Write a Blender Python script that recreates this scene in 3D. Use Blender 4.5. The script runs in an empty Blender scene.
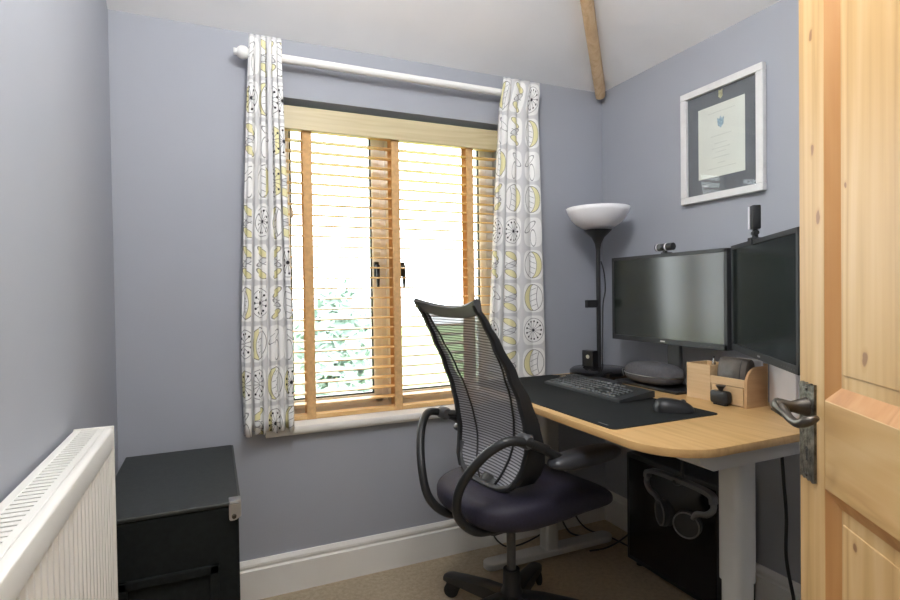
import bpy, bmesh, math, random
from mathutils import Vector, Matrix, noise as mnoise

random.seed(7)
PI = math.pi
SC = bpy.context.scene
C = SC.collection

# ------------------------------------------------------------------ camera
cam_d = bpy.data.cameras.new('camera')
cam_d.sensor_width = 36.0
cam_d.lens = 537.0 / 900.0 * 36.0
cam_d.clip_start = 0.02
cam_d.clip_end = 200
cam = bpy.data.objects.new('camera', cam_d)
C.objects.link(cam)
_r = Vector((0.91439213, -0.40458358, -0.01411228))
_u = Vector((0.01918241, 0.0084805, 0.99978003))
_f = Vector((0.40437491, 0.9144617, -0.01551539))
m = Matrix((_r, _u, -_f)).transposed().to_4x4()
m.translation = Vector((0, 0, 1.25))
cam.matrix_world = m
SC.camera = cam

# ------------------------------------------------------------------ light, exposure
SC.view_settings.view_transform = 'Standard'
SC.view_settings.look = 'None'
SC.view_settings.exposure = 0.0
SC.view_settings.gamma = 1.0
SC.view_settings.use_curve_mapping = False
SC.cycles.max_bounces = 10
SC.cycles.diffuse_bounces = 6
SC.cycles.transparent_max_bounces = 16
SC.cycles.sample_clamp_indirect = 40.0
SC.cycles.use_denoising = True

SKY = 8.5
world = bpy.data.worlds.new('overcast_sky')
SC.world = world
world.use_nodes = True
bg = world.node_tree.nodes['Background']
bg.inputs['Color'].default_value = (0.93, 0.97, 1.0, 1)
bg.inputs['Strength'].default_value = SKY

pl = bpy.data.lights.new('window_portal', 'AREA')
pl.shape = 'RECTANGLE'
pl.size = 1.12
pl.size_y = 1.40
pl.cycles.is_portal = True
po = bpy.data.objects.new('window_portal', pl)
C.objects.link(po)
po.location = (0.79, 2.66, 1.385)
po.rotation_euler = (-PI / 2, 0, 0)      # shines towards -Y, into the room
po['kind'] = 'helper'

LANDING_FILL_POWER = 18.0      # fill globe added on the unseen landing (emission strength)
PENDANT_FILL_POWER = 36.0   # fill pendant added above the frame (emission strength)

# ------------------------------------------------------------------ materials
class S:
    """a shader socket with arithmetic"""
    nt = None
    def __init__(s, k): s.k = k
    @staticmethod
    def m(op, *a):
        n = S.nt.nodes.new('ShaderNodeMath'); n.operation = op
        for i, v in enumerate(a):
            if isinstance(v, S): S.nt.links.new(v.k, n.inputs[i])
            else: n.inputs[i].default_value = v
        return S(n.outputs[0])
    def __add__(s, o): return S.m('ADD', s, o)
    def __radd__(s, o): return S.m('ADD', o, s)
    def __sub__(s, o): return S.m('SUBTRACT', s, o)
    def __rsub__(s, o): return S.m('SUBTRACT', o, s)
    def __mul__(s, o): return S.m('MULTIPLY', s, o)
    def __rmul__(s, o): return S.m('MULTIPLY', o, s)
    def __truediv__(s, o): return S.m('DIVIDE', s, o)
    def lt(s, o): return S.m('LESS_THAN', s, o)
    def gt(s, o): return S.m('GREATER_THAN', s, o)
    def abs(s): return S.m('ABSOLUTE', s)
    def frac(s): return S.m('FRACT', s)
    def floor(s): return S.m('FLOOR', s)
    def sq(s): return S.m('MULTIPLY', s, s)
    def sqrt(s): return S.m('SQRT', s)
    def max(s, o): return S.m('MAXIMUM', s, o)
    def min(s, o): return S.m('MINIMUM', s, o)

def new_mat(name):
    mt = bpy.data.materials.new(name); mt.use_nodes = True
    nt = mt.node_tree
    b = nt.nodes['Principled BSDF']
    S.nt = nt
    return mt, nt, b

def coords(nt, kind='Object'):
    return nt.nodes.new('ShaderNodeTexCoord').outputs[kind]

def mapping(nt, sock, scale=(1, 1, 1), rot=(0, 0, 0)):
    mp = nt.nodes.new('ShaderNodeMapping')
    mp.inputs['Scale'].default_value = scale
    mp.inputs['Rotation'].default_value = rot
    nt.links.new(sock, mp.inputs['Vector'])
    return mp.outputs[0]

def noise(nt, vec, scale, detail=3, rough=0.5, dist=0.0):
    n = nt.nodes.new('ShaderNodeTexNoise')
    n.inputs['Scale'].default_value = scale
    n.inputs['Detail'].default_value = detail
    n.inputs['Roughness'].default_value = rough
    n.inputs['Distortion'].default_value = dist
    nt.links.new(vec, n.inputs['Vector'])
    return n.outputs['Fac']

def ramp(nt, fac, stops):
    r = nt.nodes.new('ShaderNodeValToRGB')
    e = r.color_ramp.elements
    while len(e) < len(stops): e.new(0.5)
    for q, (p, c) in zip(e, stops):
        q.position = p; q.color = (*c, 1)
    nt.links.new(fac, r.inputs['Fac'])
    return r.outputs['Color']

def mix(nt, fac, a, b):
    n = nt.nodes.new('ShaderNodeMix'); n.data_type = 'RGBA'
    for key, v in (('Factor', fac), ('A', a), ('B', b)):
        i = [q for q in n.inputs if q.name == key and q.enabled and (key == 'Factor' and q.type == 'VALUE' or key != 'Factor' and q.type == 'RGBA')][0]
        if isinstance(v, S): nt.links.new(v.k, i)
        elif hasattr(v, 'is_output'): nt.links.new(v, i)
        elif isinstance(v, (int, float)): i.default_value = v
        else: i.default_value = (*v, 1)
    return [q for q in n.outputs if q.type == 'RGBA'][0]

def bump(nt, b, h, strength, dist=0.01):
    n = nt.nodes.new('ShaderNodeBump')
    n.inputs['Strength'].default_value = strength
    n.inputs['Distance'].default_value = dist
    nt.links.new(h, n.inputs['Height'])
    nt.links.new(n.outputs[0], b.inputs['Normal'])

def plain(name, col, rough=0.5, metal=0.0, var=0.06, scale=14, bmp=0.0, bscale=200, spec=0.5, coat=0.0, emit=0):
    mt, nt, b = new_mat(name)
    v = coords(nt)
    f = noise(nt, v, scale, 3)
    lo = tuple(c * (1 - var) for c in col); hi = tuple(min(1, c * (1 + var)) for c in col)
    nt.links.new(ramp(nt, f, [(0.3, lo), (0.7, hi)]), b.inputs['Base Color'])
    b.inputs['Roughness'].default_value = rough
    b.inputs['Metallic'].default_value = metal
    b.inputs['Specular IOR Level'].default_value = spec
    b.inputs['Coat Weight'].default_value = coat
    if bmp: bump(nt, b, noise(nt, v, bscale, 4), bmp, 0.002)
    if emit:
        b.inputs['Emission Color'].default_value = (*col, 1)
        b.inputs['Emission Strength'].default_value = emit
    return mt

def wood(name, dark, mid, light, axis=2, scale=7.0, knots=False, rough=0.45, streak=22, var2=None):
    """boards with grain running along one object axis"""
    mt, nt, b = new_mat(name)
    v = coords(nt)
    sc = [1.0, 1.0, 1.0]; sc[axis] = 0.10
    if knots: sc[axis] = 0.05
    vm = mapping(nt, v, tuple(sc))
    w = noise(nt, vm, scale, 4, 0.55, 0.25 if knots else 0.6)
    sc2 = [1.0, 1.0, 1.0]; sc2[axis] = 0.03
    g = noise(nt, mapping(nt, v, tuple(sc2)), streak * 6, 3, 0.6)
    rings = S(w) * 9.0
    rings = rings.frac()
    rr = (rings - 0.5).abs() * 2.0
    f = rr * 0.35 + S(g) * 0.45 + S(w) * 0.2
    col = ramp(nt, f.k, [(0.18, dark), (0.48, mid), (0.8, light)])
    if knots:
        sp_ = nt.nodes.new('ShaderNodeSeparateXYZ'); nt.links.new(v, sp_.inputs[0])
        cb_ = nt.nodes.new('ShaderNodeCombineXYZ')
        wob = (S(noise(nt, v, 40, 2)) - 0.5) * 0.012
        nt.links.new((S(sp_.outputs[0]) + wob).k, cb_.inputs[0]); nt.links.new((S(sp_.outputs[2]) * 0.62 + wob).k, cb_.inputs[1])
        vo = nt.nodes.new('ShaderNodeTexVoronoi'); vo.voronoi_dimensions = '2D'
        vo.inputs['Scale'].default_value = 9.0
        nt.links.new(cb_.outputs[0], vo.inputs['Vector'])
        sc_ = nt.nodes.new('ShaderNodeSeparateColor'); nt.links.new(vo.outputs['Color'], sc_.inputs[0])
        size = S(sc_.outputs[0]) * 0.055 + 0.022
        d_ = S(vo.outputs['Distance']) / size
        on_ = S(sc_.outputs[1]).gt(0.2)
        halo = (2.0 - d_).max(0.0).min(1.0) * on_ * 0.55
        core = (1.15 - d_).max(0.0) * 4.0
        core = core.min(1.0) * on_ * 0.8
        col = mix(nt, halo, col, (0.50, 0.27, 0.10))
        col = mix(nt, core, col, (0.27, 0.12, 0.05))
    nt.links.new(col, b.inputs['Base Color'])
    b.inputs['Roughness'].default_value = rough
    bump(nt, b, g, 0.08, 0.001)
    return mt

M = {}
def wall_mat():
    mt, nt, b = new_mat('wall_paint')
    v = coords(nt)
    f = noise(nt, v, 2.5, 3)
    nt.links.new(ramp(nt, f, [(0.3, (0.335, 0.353, 0.398)), (0.7, (0.348, 0.366, 0.410))]), b.inputs['Base Color'])
    b.inputs['Roughness'].default_value = 0.75
    bump(nt, b, noise(nt, v, 160, 4), 0.06, 0.002)
    return mt
M['wall'] = wall_mat()
M['ceiling'] = plain('ceiling_paint', (0.83, 0.84, 0.86), 0.9, var=0.02, scale=4, bmp=0.05)
M['white_gloss'] = plain('white_gloss_paint', (0.74, 0.73, 0.70), 0.35, var=0.03, scale=5, bmp=0.02, bscale=40)
M['radiator'] = plain('radiator_enamel', (0.80, 0.79, 0.75), 0.28, var=0.02, scale=5)
M['radiator_dark'] = plain('radiator_inside', (0.10, 0.09, 0.08), 0.8)
M['upvc'] = plain('white_upvc', (0.88, 0.88, 0.88), 0.3, var=0.02)
M['gasket'] = plain('rubber_gasket', (0.05, 0.055, 0.06), 0.6)
M['rod'] = plain('white_pole_paint', (0.78, 0.78, 0.77), 0.35, var=0.02)
M['beech'] = wood('beech_laminate', (0.49, 0.295, 0.115), (0.56, 0.35, 0.145), (0.62, 0.40, 0.175), axis=1, scale=5, rough=0.38)
M['beech_v'] = wood('light_bamboo', (0.55, 0.37, 0.19), (0.64, 0.45, 0.25), (0.70, 0.51, 0.30), axis=1, scale=7, rough=0.5)
M['bamboo_side'] = wood('bamboo_end_grain', (0.44, 0.26, 0.12), (0.52, 0.32, 0.16), (0.58, 0.37, 0.19), axis=0, scale=7, rough=0.5)
M['pine'] = wood('pine_door', (0.45, 0.255, 0.095), (0.59, 0.375, 0.16), (0.67, 0.47, 0.235), axis=2, scale=6, knots=True, rough=0.42, streak=9)
M['pine_x'] = wood('pine_rail', (0.44, 0.25, 0.09), (0.57, 0.355, 0.145), (0.64, 0.44, 0.21), axis=0, scale=5, rough=0.42, streak=9)
M['pine_m_shaded'] = wood('pine_moulding_shaded', (0.40, 0.18, 0.055), (0.50, 0.24, 0.08), (0.56, 0.30, 0.115), axis=2, scale=6, rough=0.45, streak=9)  # oranger pine: shade and warm bounce on the bevel put into the colour
M['beam'] = wood('beam_wood', (0.56, 0.37, 0.20), (0.68, 0.48, 0.28), (0.75, 0.56, 0.35), axis=2, scale=5, rough=0.6)
M['blind'] = wood('blind_wood', (0.60, 0.36, 0.14), (0.70, 0.45, 0.19), (0.76, 0.52, 0.25), axis=0, scale=7, rough=0.4)
M['valance'] = wood('valance_wood', (0.46, 0.38, 0.22), (0.54, 0.46, 0.28), (0.60, 0.52, 0.33), axis=0, scale=7, rough=0.45)
M['tape'] = plain('blind_tape', (0.62, 0.38, 0.17), 0.85, var=0.12, scale=60, bmp=0.2, bscale=500)
M['cord'] = plain('blind_cord', (0.55, 0.42, 0.28), 0.8)
M['black'] = plain('black_plastic', (0.016, 0.017, 0.019), 0.42, var=0.2)
M['black_gloss'] = plain('black_gloss', (0.010, 0.010, 0.012), 0.16, var=0.2)
M['black_soft'] = plain('black_rubber', (0.014, 0.015, 0.016), 0.7, var=0.2, bmp=0.1, bscale=600)
M['grey_plastic'] = plain('dark_grey_plastic', (0.06, 0.062, 0.066), 0.38, var=0.1)
M['charcoal'] = plain('monitor_bezel', (0.030, 0.033, 0.036), 0.42, var=0.1)
M['screen'] = plain('lcd_screen', (0.014, 0.019, 0.017), 0.18, var=0.05, spec=0.8)
M['chrome'] = plain('chrome', (0.72, 0.73, 0.74), 0.18, 1.0, var=0.05)
M['silver'] = plain('brushed_silver', (0.55, 0.55, 0.56), 0.35, 1.0, var=0.08)
M['dull_silver'] = plain('dull_silver', (0.20, 0.20, 0.20), 0.4, 0.9, var=0.1)
M['iron'] = plain('hammered_iron', (0.15, 0.14, 0.12), 0.36, 0.8, var=0.6, scale=70, bmp=1.0, bscale=110)
M['iron_smooth'] = plain('worn_iron', (0.10, 0.088, 0.075), 0.36, 0.85, var=0.4, scale=30)
M['steel_white'] = plain('desk_frame_paint', (0.55, 0.55, 0.53), 0.5, var=0.03)
M['white_plastic'] = plain('white_plastic', (0.74, 0.74, 0.78), 0.35, var=0.02)
M['mat'] = plain('desk_mat', (0.011, 0.013, 0.014), 0.92, var=0.3, scale=300, bmp=0.15, bscale=800, spec=0.25)
M['case'] = plain('grey_fabric', (0.085, 0.085, 0.095), 0.75, var=0.15, scale=80, bmp=0.3, bscale=900)
M['leather'] = plain('brown_leather', (0.085, 0.072, 0.062), 0.35, var=0.3, scale=30, bmp=0.3, bscale=300)
M['seat'] = plain('navy_upholstery', (0.018, 0.016, 0.034), 0.6, var=0.2, scale=120, bmp=0.2, bscale=700)
M['pad'] = plain('arm_pad', (0.040, 0.043, 0.052), 0.30, var=0.1)
M['frame_grey'] = plain('chair_frame_grey', (0.06, 0.062, 0.068), 0.5, var=0.1)
M['trunk'] = plain('black_tolex', (0.022, 0.026, 0.026), 0.5, var=0.3, scale=60, bmp=0.4, bscale=350)
M['trunk_front'] = plain('trunk_front_cloth', (0.007, 0.009, 0.009), 0.8, var=0.3, scale=60, bmp=0.2, bscale=350, spec=0.2)
M['frame_white'] = plain('frame_white', (0.68, 0.68, 0.68), 0.35, var=0.04, scale=30)
M['mount'] = plain('mount_card', (0.15, 0.155, 0.18), 0.8, var=0.05)
M['paper'] = plain('certificate_paper', (0.70, 0.69, 0.65), 0.7, var=0.02)
M['ink'] = plain('ink_grey', (0.50, 0.49, 0.47), 0.8)
M['ink_blue'] = plain('crest_blue', (0.30, 0.40, 0.50), 0.8, var=0.5, scale=160)
M['gold'] = plain('crest_gold', (0.48, 0.45, 0.28), 0.5, 0.2, var=0.3, scale=120)
M['lamp_glass'] = plain('opal_shade', (0.80, 0.80, 0.83), 0.35, var=0.02)
M['button'] = plain('pale_button', (0.70, 0.66, 0.50), 0.5)
M['lawn'] = plain('lawn', (0.30, 0.42, 0.17), 0.9, var=0.25, scale=3)
M['leaf'] = plain('foliage', (0.34, 0.44, 0.20), 0.8, var=0.4, scale=3)
M['leaf2'] = plain('foliage_blue', (0.36, 0.46, 0.40), 0.8, var=0.3, scale=3)
M['bark'] = plain('bark', (0.22, 0.17, 0.12), 0.9)

def carpet_mat():
    mt, nt, b = new_mat('beige_carpet')
    v = coords(nt)
    a = noise(nt, v, 55, 4, 0.7)
    c2 = noise(nt, v, 420, 2, 0.6)
    f = S(a) * 0.6 + S(c2) * 0.4
    nt.links.new(ramp(nt, f.k, [(0.3, (0.33, 0.27, 0.19)), (0.5, (0.47, 0.39, 0.28)), (0.7, (0.58, 0.49, 0.37))]), b.inputs['Base Color'])
    b.inputs['Roughness'].default_value = 1.0
    b.inputs['Specular IOR Level'].default_value = 0.1
    bump(nt, b, c2, 0.8, 0.006)
    return mt
M['carpet'] = carpet_mat()

def glass_mat(name='window_glass', ior=1.44):
    mt, nt, b = new_mat(name)
    nt.nodes.remove(b)
    tr = nt.nodes.new('ShaderNodeBsdfTransparent')
    tr.inputs[0].default_value = (0.97, 0.985, 0.98, 1)
    gl = nt.nodes.new('ShaderNodeBsdfGlossy'); gl.inputs['Roughness'].default_value = 0.01
    lw = nt.nodes.new('ShaderNodeLayerWeight'); lw.inputs['Blend'].default_value = 0.5
    nz = noise(nt, coords(nt), 3, 2)
    f0 = ((ior - 1) / (ior + 1)) ** 2
    c_ = S(lw.outputs['Facing'])
    k = c_.sq().sq() * c_ * (1 - f0) + f0 + S(nz) * 0.002     # Schlick, the same from both sides
    mx = nt.nodes.new('ShaderNodeMixShader')
    nt.links.new(k.k, mx.inputs[0]); nt.links.new(tr.outputs[0], mx.inputs[1]); nt.links.new(gl.outputs[0], mx.inputs[2])
    nt.links.new(mx.outputs[0], nt.nodes['Material Output'].inputs[0])
    return mt
M['glass'] = glass_mat()
M['picture_glass'] = glass_mat('picture_glass', 1.28)

def mesh_mat():
    """woven chair mesh: dark weft lines with open gaps between"""
    mt, nt, b = new_mat('chair_mesh')
    v = coords(nt)
    sx = nt.nodes.new('ShaderNodeSeparateXYZ'); nt.links.new(v, sx.inputs[0])
    z = S(sx.outputs[2]); y = S(sx.outputs[1])
    wob = S(noise(nt, v, 9, 2)) * 0.006
    st = ((z + wob) * 100.0).frac()
    line = st.lt(0.45)
    fine = (y * 260.0).frac().lt(0.5)
    fac = line * 0.08 + 0.84 + fine * 0.06
    nt.links.new(mix(nt, line, (0.42, 0.43, 0.47), (0.09, 0.09, 0.10)), b.inputs['Base Color'])
    b.inputs['Roughness'].default_value = 0.55
    tr = nt.nodes.new('ShaderNodeBsdfTransparent')
    mx = nt.nodes.new('ShaderNodeMixShader')
    nt.links.new(fac.k, mx.inputs[0]); nt.links.new(tr.outputs[0], mx.inputs[1]); nt.links.new(b.outputs[0], mx.inputs[2])
    nt.links.new(mx.outputs[0], nt.nodes['Material Output'].inputs[0])
    return mt
M['mesh'] = mesh_mat()

def curtain_mat():
    """off-white cotton printed with rounded tiles of leaves, seed heads and yellow crescents"""
    mt, nt, b = new_mat('printed_curtain')
    uv = coords(nt, 'UV')
    sx = nt.nodes.new('ShaderNodeSeparateXYZ'); nt.links.new(uv, sx.inputs[0])
    U = S(sx.outputs[0]) / 0.128; V = S(sx.outputs[1]) / 0.162
    cu, cv = U.floor(), V.floor()
    x = (U.frac() - 0.5) * 2.0
    y = (V.frac() - 0.5) * 2.0
    cb = nt.nodes.new('ShaderNodeCombineXYZ')
    nt.links.new(cu.k, cb.inputs[0]); nt.links.new(cv.k, cb.inputs[1])
    wn = nt.nodes.new('ShaderNodeTexWhiteNoise'); wn.noise_dimensions = '2D'
    nt.links.new(cb.outputs[0], wn.inputs['Vector'])
    R = S(wn.outputs['Value'])
    sc = nt.nodes.new('ShaderNodeSeparateColor'); nt.links.new(wn.outputs['Color'], sc.inputs[0])
    flip = S(sc.outputs[1]).gt(0.5) * 2.0 - 1.0
    x = x * flip
    q = ((x / 0.90).sq().sq() + (y / 0.92).sq().sq())
    tile = q.lt(1.0)
    edge = q.gt(0.86) * tile
    rad = (x.sq() + (y * 1.1).sq()).sqrt()
    th = S.m('ARCTAN2', y, x)
    N = 13.0
    a = ((th * (N / (2 * PI)) + 20.0).frac() - 0.5) * (2 * PI / N)
    # seed head
    dot = (((rad - 0.60).sq() + (a * 0.60).sq()).lt(0.0042)).max(rad.lt(0.10))
    ray = (a * rad).abs().lt(0.018) * rad.lt(0.58)
    ringy = ((rad - 0.80).abs().lt(0.02))
    # three leaves
    def ell(cx, cy, rx, ry, sh=0.0):
        yy = y - cy - (x - cx) * sh
        return ((x - cx) / rx).sq() + (yy / ry).sq()
    e1, e2, e3 = ell(0, 0.52, 0.55, 0.20, 0.35), ell(0, 0.0, 0.55, 0.17, -0.25), ell(0, -0.54, 0.55, 0.20, 0.30)
    ly = e1.lt(1.0).max(e3.lt(1.0))
    lo = (e1 - 1.05).abs().lt(0.15).max((e2 - 1.0).abs().lt(0.18)).max((e3 - 1.05).abs().lt(0.15))
    vein = (y + x * -0.25).abs().lt(0.02) * (x.abs().lt(0.5))
    lo = lo.max(vein)
    lg = e2.lt(1.0)
    # crescent
    c1, c2 = ell(0.0, 0, 0.78, 0.80), ell(-0.28, 0, 0.62, 0.86)
    cy_ = c1.lt(1.0) * c2.gt(1.0)
    co = ((c1 - 1.0).abs().lt(0.06)).max((c2 - 1.0).abs().lt(0.06) * c1.lt(1.0))
    cs = (x * 1.0 + 0.28 + y.sq() * 0.3).abs().lt(0.025) * y.abs().lt(0.7)
    sp = ((y * 3.0 + x).frac() - 0.5).abs().lt(0.05) * c2.lt(0.8) * x.gt(-0.28)
    co = co.max(cs).max(sp)
    # two bare pods
    p1, p2 = ell(0.25, 0.30, 0.55, 0.22, -0.55), ell(-0.12, -0.35, 0.22, 0.50, 0.2)
    po_ = ((p1 - 1.0).abs().lt(0.16)).max((p2 - 1.0).abs().lt(0.14))
    # choose
    k0 = R.lt(0.28); k1 = R.gt(0.28) * R.lt(0.50); k2 = R.gt(0.50) * R.lt(0.82); k3 = R.gt(0.82)
    halfy = (c1.lt(0.9)) * x.gt(0.25)
    y0 = halfy * S(sc.outputs[2]).gt(0.55)
    yellow = (k1 * ly).max(k2 * cy_).max(k0 * y0)
    dark = (k0 * dot)
    line = (k0 * ray.max(ringy)).max(k1 * lo).max(k2 * co).max(k3 * po_)
    grey = k1 * lg
    weave = S(noise(nt, uv, 900, 2)) * 0.06 + 0.94
    col = mix(nt, tile, (0.60, 0.60, 0.61), (0.83, 0.83, 0.82))
    col = mix(nt, edge * 0.45, col, (0.50, 0.50, 0.50))
    col = mix(nt, yellow * tile * 0.85, col, (0.74, 0.69, 0.34))
    col = mix(nt, grey * tile * 0.6, col, (0.55, 0.56, 0.58))
    col = mix(nt, line * tile * 0.72, col, (0.10, 0.10, 0.11))
    col = mix(nt, dark * tile, col, (0.03, 0.03, 0.035))
    mm = nt.nodes.new('ShaderNodeVectorMath'); mm.operation = 'SCALE'
    nt.links.new(col, mm.inputs[0]); nt.links.new(weave.k, mm.inputs['Scale'])
    nt.links.new(mm.outputs[0], b.inputs['Base Color'])
    b.inputs['Roughness'].default_value = 0.9
    b.inputs['Specular IOR Level'].default_value = 0.15
    return mt
M['curtain'] = curtain_mat()

# ------------------------------------------------------------------ geometry helpers
def link(name, me, mat, parent=None, smooth=False):
    if isinstance(mat, str): mat = M[mat]
    me.materials.clear(); me.materials.append(mat)
    o = bpy.data.objects.new(name, me); C.objects.link(o)
    if parent: o.parent = parent
    if smooth:
        for p in me.polygons: p.use_smooth = True
        if smooth != 'all':
            try: me.set_sharp_from_angle(angle=math.radians(38))
            except Exception: pass
    return o

def tag(o, label=None, cat=None, group=None, kind=None):
    if label: o['label'] = label
    if cat: o['category'] = cat
    if group: o['group'] = group
    if kind: o['kind'] = kind
    return o

def thing(name, label, cat, loc=(0, 0, 0), rz=0.0, group=None, kind=None):
    o = bpy.data.objects.new(name, None); C.objects.link(o)
    o.location = loc; o.rotation_euler = (0, 0, rz); o.empty_display_size = 0.05
    return tag(o, label, cat, group, kind)

class G:
    """collects shapes into one bmesh"""
    def __init__(s): s.b = bmesh.new()
    def box(s, x0, x1, y0, y1, z0, z1, bev=0.0, seg=2):
        t = bmesh.new()
        bmesh.ops.create_cube(t, size=1.0)
        for v in t.verts:
            v.co = Vector(((x0 + x1) / 2 + v.co.x * (x1 - x0), (y0 + y1) / 2 + v.co.y * (y1 - y0), (z0 + z1) / 2 + v.co.z * (z1 - z0)))
        if bev: bmesh.ops.bevel(t, geom=t.edges[:], offset=bev, segments=seg, affect='EDGES', profile=0.5)
        return s.merge(t)
    def merge(s, t):
        me = bpy.data.meshes.new('tmp'); t.to_mesh(me); t.free()
        n0 = len(s.b.verts)
        s.b.from_mesh(me); bpy.data.meshes.remove(me)
        s.b.verts.ensure_lookup_table()
        s.last = s.b.verts[n0:]
        return s
    def xf(s, mat):
        for v in s.last: v.co = mat @ v.co
        return s
    def tube(s, pts, r, n=10, cap=True, closed=False, up=None, flat=1.0):
        """round tube along points, r may be a list; flat squeezes the section's second axis"""
        P = [Vector(p) for p in pts]; k = len(P)
        R = r if isinstance(r, (list, tuple)) else [r] * k
        t = bmesh.new(); rings = []
        prev = None
        for i in range(k):
            if closed: d = P[(i + 1) % k] - P[i - 1]
            else: d = P[min(i + 1, k - 1)] - P[max(i - 1, 0)]
            d.normalize()
            if prev is None:
                a = Vector(up) if up else (Vector((0, 0, 1)) if abs(d.z) < 0.9 else Vector((1, 0, 0)))
            else: a = prev
            a = (a - d * a.dot(d)).normalized(); prev = a
            bb = d.cross(a)
            rings.append([t.verts.new(P[i] + (a * math.cos(j * 2 * PI / n) + bb * math.sin(j * 2 * PI / n) * flat) * R[i]) for j in range(n)])
        for i in range(k if closed else k - 1):
            A, B = rings[i], rings[(i + 1) % k]
            for j in range(n): t.faces.new((A[j], A[(j + 1) % n], B[(j + 1) % n], B[j]))
        if cap and not closed:
            t.faces.new(rings[0][::-1]); t.faces.new(rings[-1])
        bmesh.ops.recalc_face_normals(t, faces=t.faces[:])
        return s.merge(t)
    def lathe(s, prof, c=(0, 0, 0), n=32, axis='Z'):
        t = bmesh.new(); rings = []
        for r, z in prof:
            ring = []
            for j in range(n):
                a = j * 2 * PI / n
                p = (r * math.cos(a), r * math.sin(a), z)
                if axis == 'X': p = (p[2], p[0], p[1])
                if axis == 'Y': p = (p[1], p[2], p[0])
                ring.append(t.verts.new(Vector(p) + Vector(c)))
            rings.append(ring)
        for A, B in zip(rings, rings[1:]):
            for j in range(n): t.faces.new((A[j], A[(j + 1) % n], B[(j + 1) % n], B[j]))
        if prof[0][0] > 1e-6: t.faces.new(rings[0][::-1])
        if prof[-1][0] > 1e-6: t.faces.new(rings[-1])
        bmesh.ops.remove_doubles(t, verts=t.verts[:], dist=1e-6)
        bmesh.ops.recalc_face_normals(t, faces=t.faces[:])
        return s.merge(t)
    def prism(s, poly, h, axis='Z', base=0.0, bev=0.0, seg=2):
        """polygon in two axes extruded along the third: Z->(x,y), X->(y,z), Y->(x,z)"""
        t = bmesh.new()
        def P(a, b, c):
            return (a, b, c) if axis == 'Z' else ((c, a, b) if axis == 'X' else (a, c, b))
        lo = [t.verts.new(P(a, b, base)) for a, b in poly]
        hi = [t.verts.new(P(a, b, base + h)) for a, b in poly]
        n = len(poly)
        t.faces.new(lo[::-1]); t.faces.new(hi)
        for i in range(n): t.faces.new((lo[i], lo[(i + 1) % n], hi[(i + 1) % n], hi[i]))
        bmesh.ops.recalc_face_normals(t, faces=t.faces[:])
        if bev:
            es = [e for f in t.faces if len(f.verts) == n and n > 4 for e in f.edges] or t.edges[:]
            bmesh.ops.bevel(t, geom=list(set(es)), offset=bev, segments=seg, affect='EDGES', profile=0.5)
        return s.merge(t)
    def grid(s, fn, nu, nv, closed_u=False):
        t = bmesh.new()
        V = [[t.verts.new(fn(i / nu, j / nv)) for i in range(nu + (0 if closed_u else 1))] for j in range(nv + 1)]
        w = len(V[0])
        for j in range(nv):
            for i in range(nu):
                t.faces.new((V[j][i], V[j][(i + 1) % w], V[j + 1][(i + 1) % w], V[j + 1][i]))
        return s.merge(t)
    def mesh(s, name):
        me = bpy.data.meshes.new(name); s.b.to_mesh(me); s.b.free(); me.update()
        return me
    def obj(s, name, mat, parent=None, smooth=False):
        return link(name, s.mesh(name), mat, parent, smooth)

def spline(pts, n=8, closed=False):
    """Catmull-Rom through the points"""
    P = [Vector(p) for p in pts]; k = len(P); out = []
    rng = range(k) if closed else range(k - 1)
    for i in rng:
        p0 = P[i - 1] if (closed or i > 0) else P[0]
        p1, p2 = P[i], P[(i + 1) % k]
        p3 = P[(i + 2) % k] if (closed or i + 2 < k) else P[-1]
        for j in range(n):
            t = j / n
            out.append(0.5 * ((2 * p1) + (p2 - p0) * t + (2 * p0 - 5 * p1 + 4 * p2 - p3) * t * t + (3 * p1 - p0 - 3 * p2 + p3) * t ** 3))
    if not closed: out.append(P[-1])
    return out

def lerp_tab(tab, t):
    """piecewise-linear lookup in a list of (key, value...) sorted by key"""
    if t <= tab[0][0]: return tab[0][1:]
    for a, b in zip(tab, tab[1:]):
        if t <= b[0]:
            k = (t - a[0]) / (b[0] - a[0])
            k = k * k * (3 - 2 * k) * 0.5 + k * 0.5
            return tuple(p + (q - p) * k for p, q in zip(a[1:], b[1:]))
    return tab[-1][1:]

def rounded_rect(x0, x1, y0, y1, r, n=6):
    rs = r if isinstance(r, (list, tuple)) else [r] * 4      # corners: x0y0, x1y0, x1y1, x0y1
    out = []
    for (cx, cy, a0, rr) in ((x0 + rs[0], y0 + rs[0], PI, rs[0]), (x1 - rs[1], y0 + rs[1], 1.5 * PI, rs[1]), (x1 - rs[2], y1 - rs[2], 0, rs[2]), (x0 + rs[3], y1 - rs[3], 0.5 * PI, rs[3])):
        k = n if rr > 1e-4 else 0
        for i in range(k + 1):
            a = a0 + (PI / 2) * (i / k if k else 0)
            out.append((cx + rr * math.cos(a), cy + rr * math.sin(a)))
    return out

def sub_parts_copy(o, parent, loc=None):
    c = o.copy(); C.objects.link(c); c.parent = parent
    if loc is not None: c.location = loc
    return c

# ------------------------------------------------------------------ the room
XL, XR, YB, YF = -0.334, 1.947, 2.337, -0.03
ZE, SL, RUN = 2.312, 0.50, 1.0         # eaves height, pitch of the sloping ceiling, run of the slope
ZT = ZE + SL * RUN
WX0, WX1, WZ0, WZ1 = 0.235, 1.345, 0.690, 2.072     # window opening

tag(G().box(-1.2, 2.2, -2.0, 2.7, -0.12, 0.0).obj('floor', 'carpet'), 'beige carpeted floor', 'floor', kind='structure')

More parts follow.
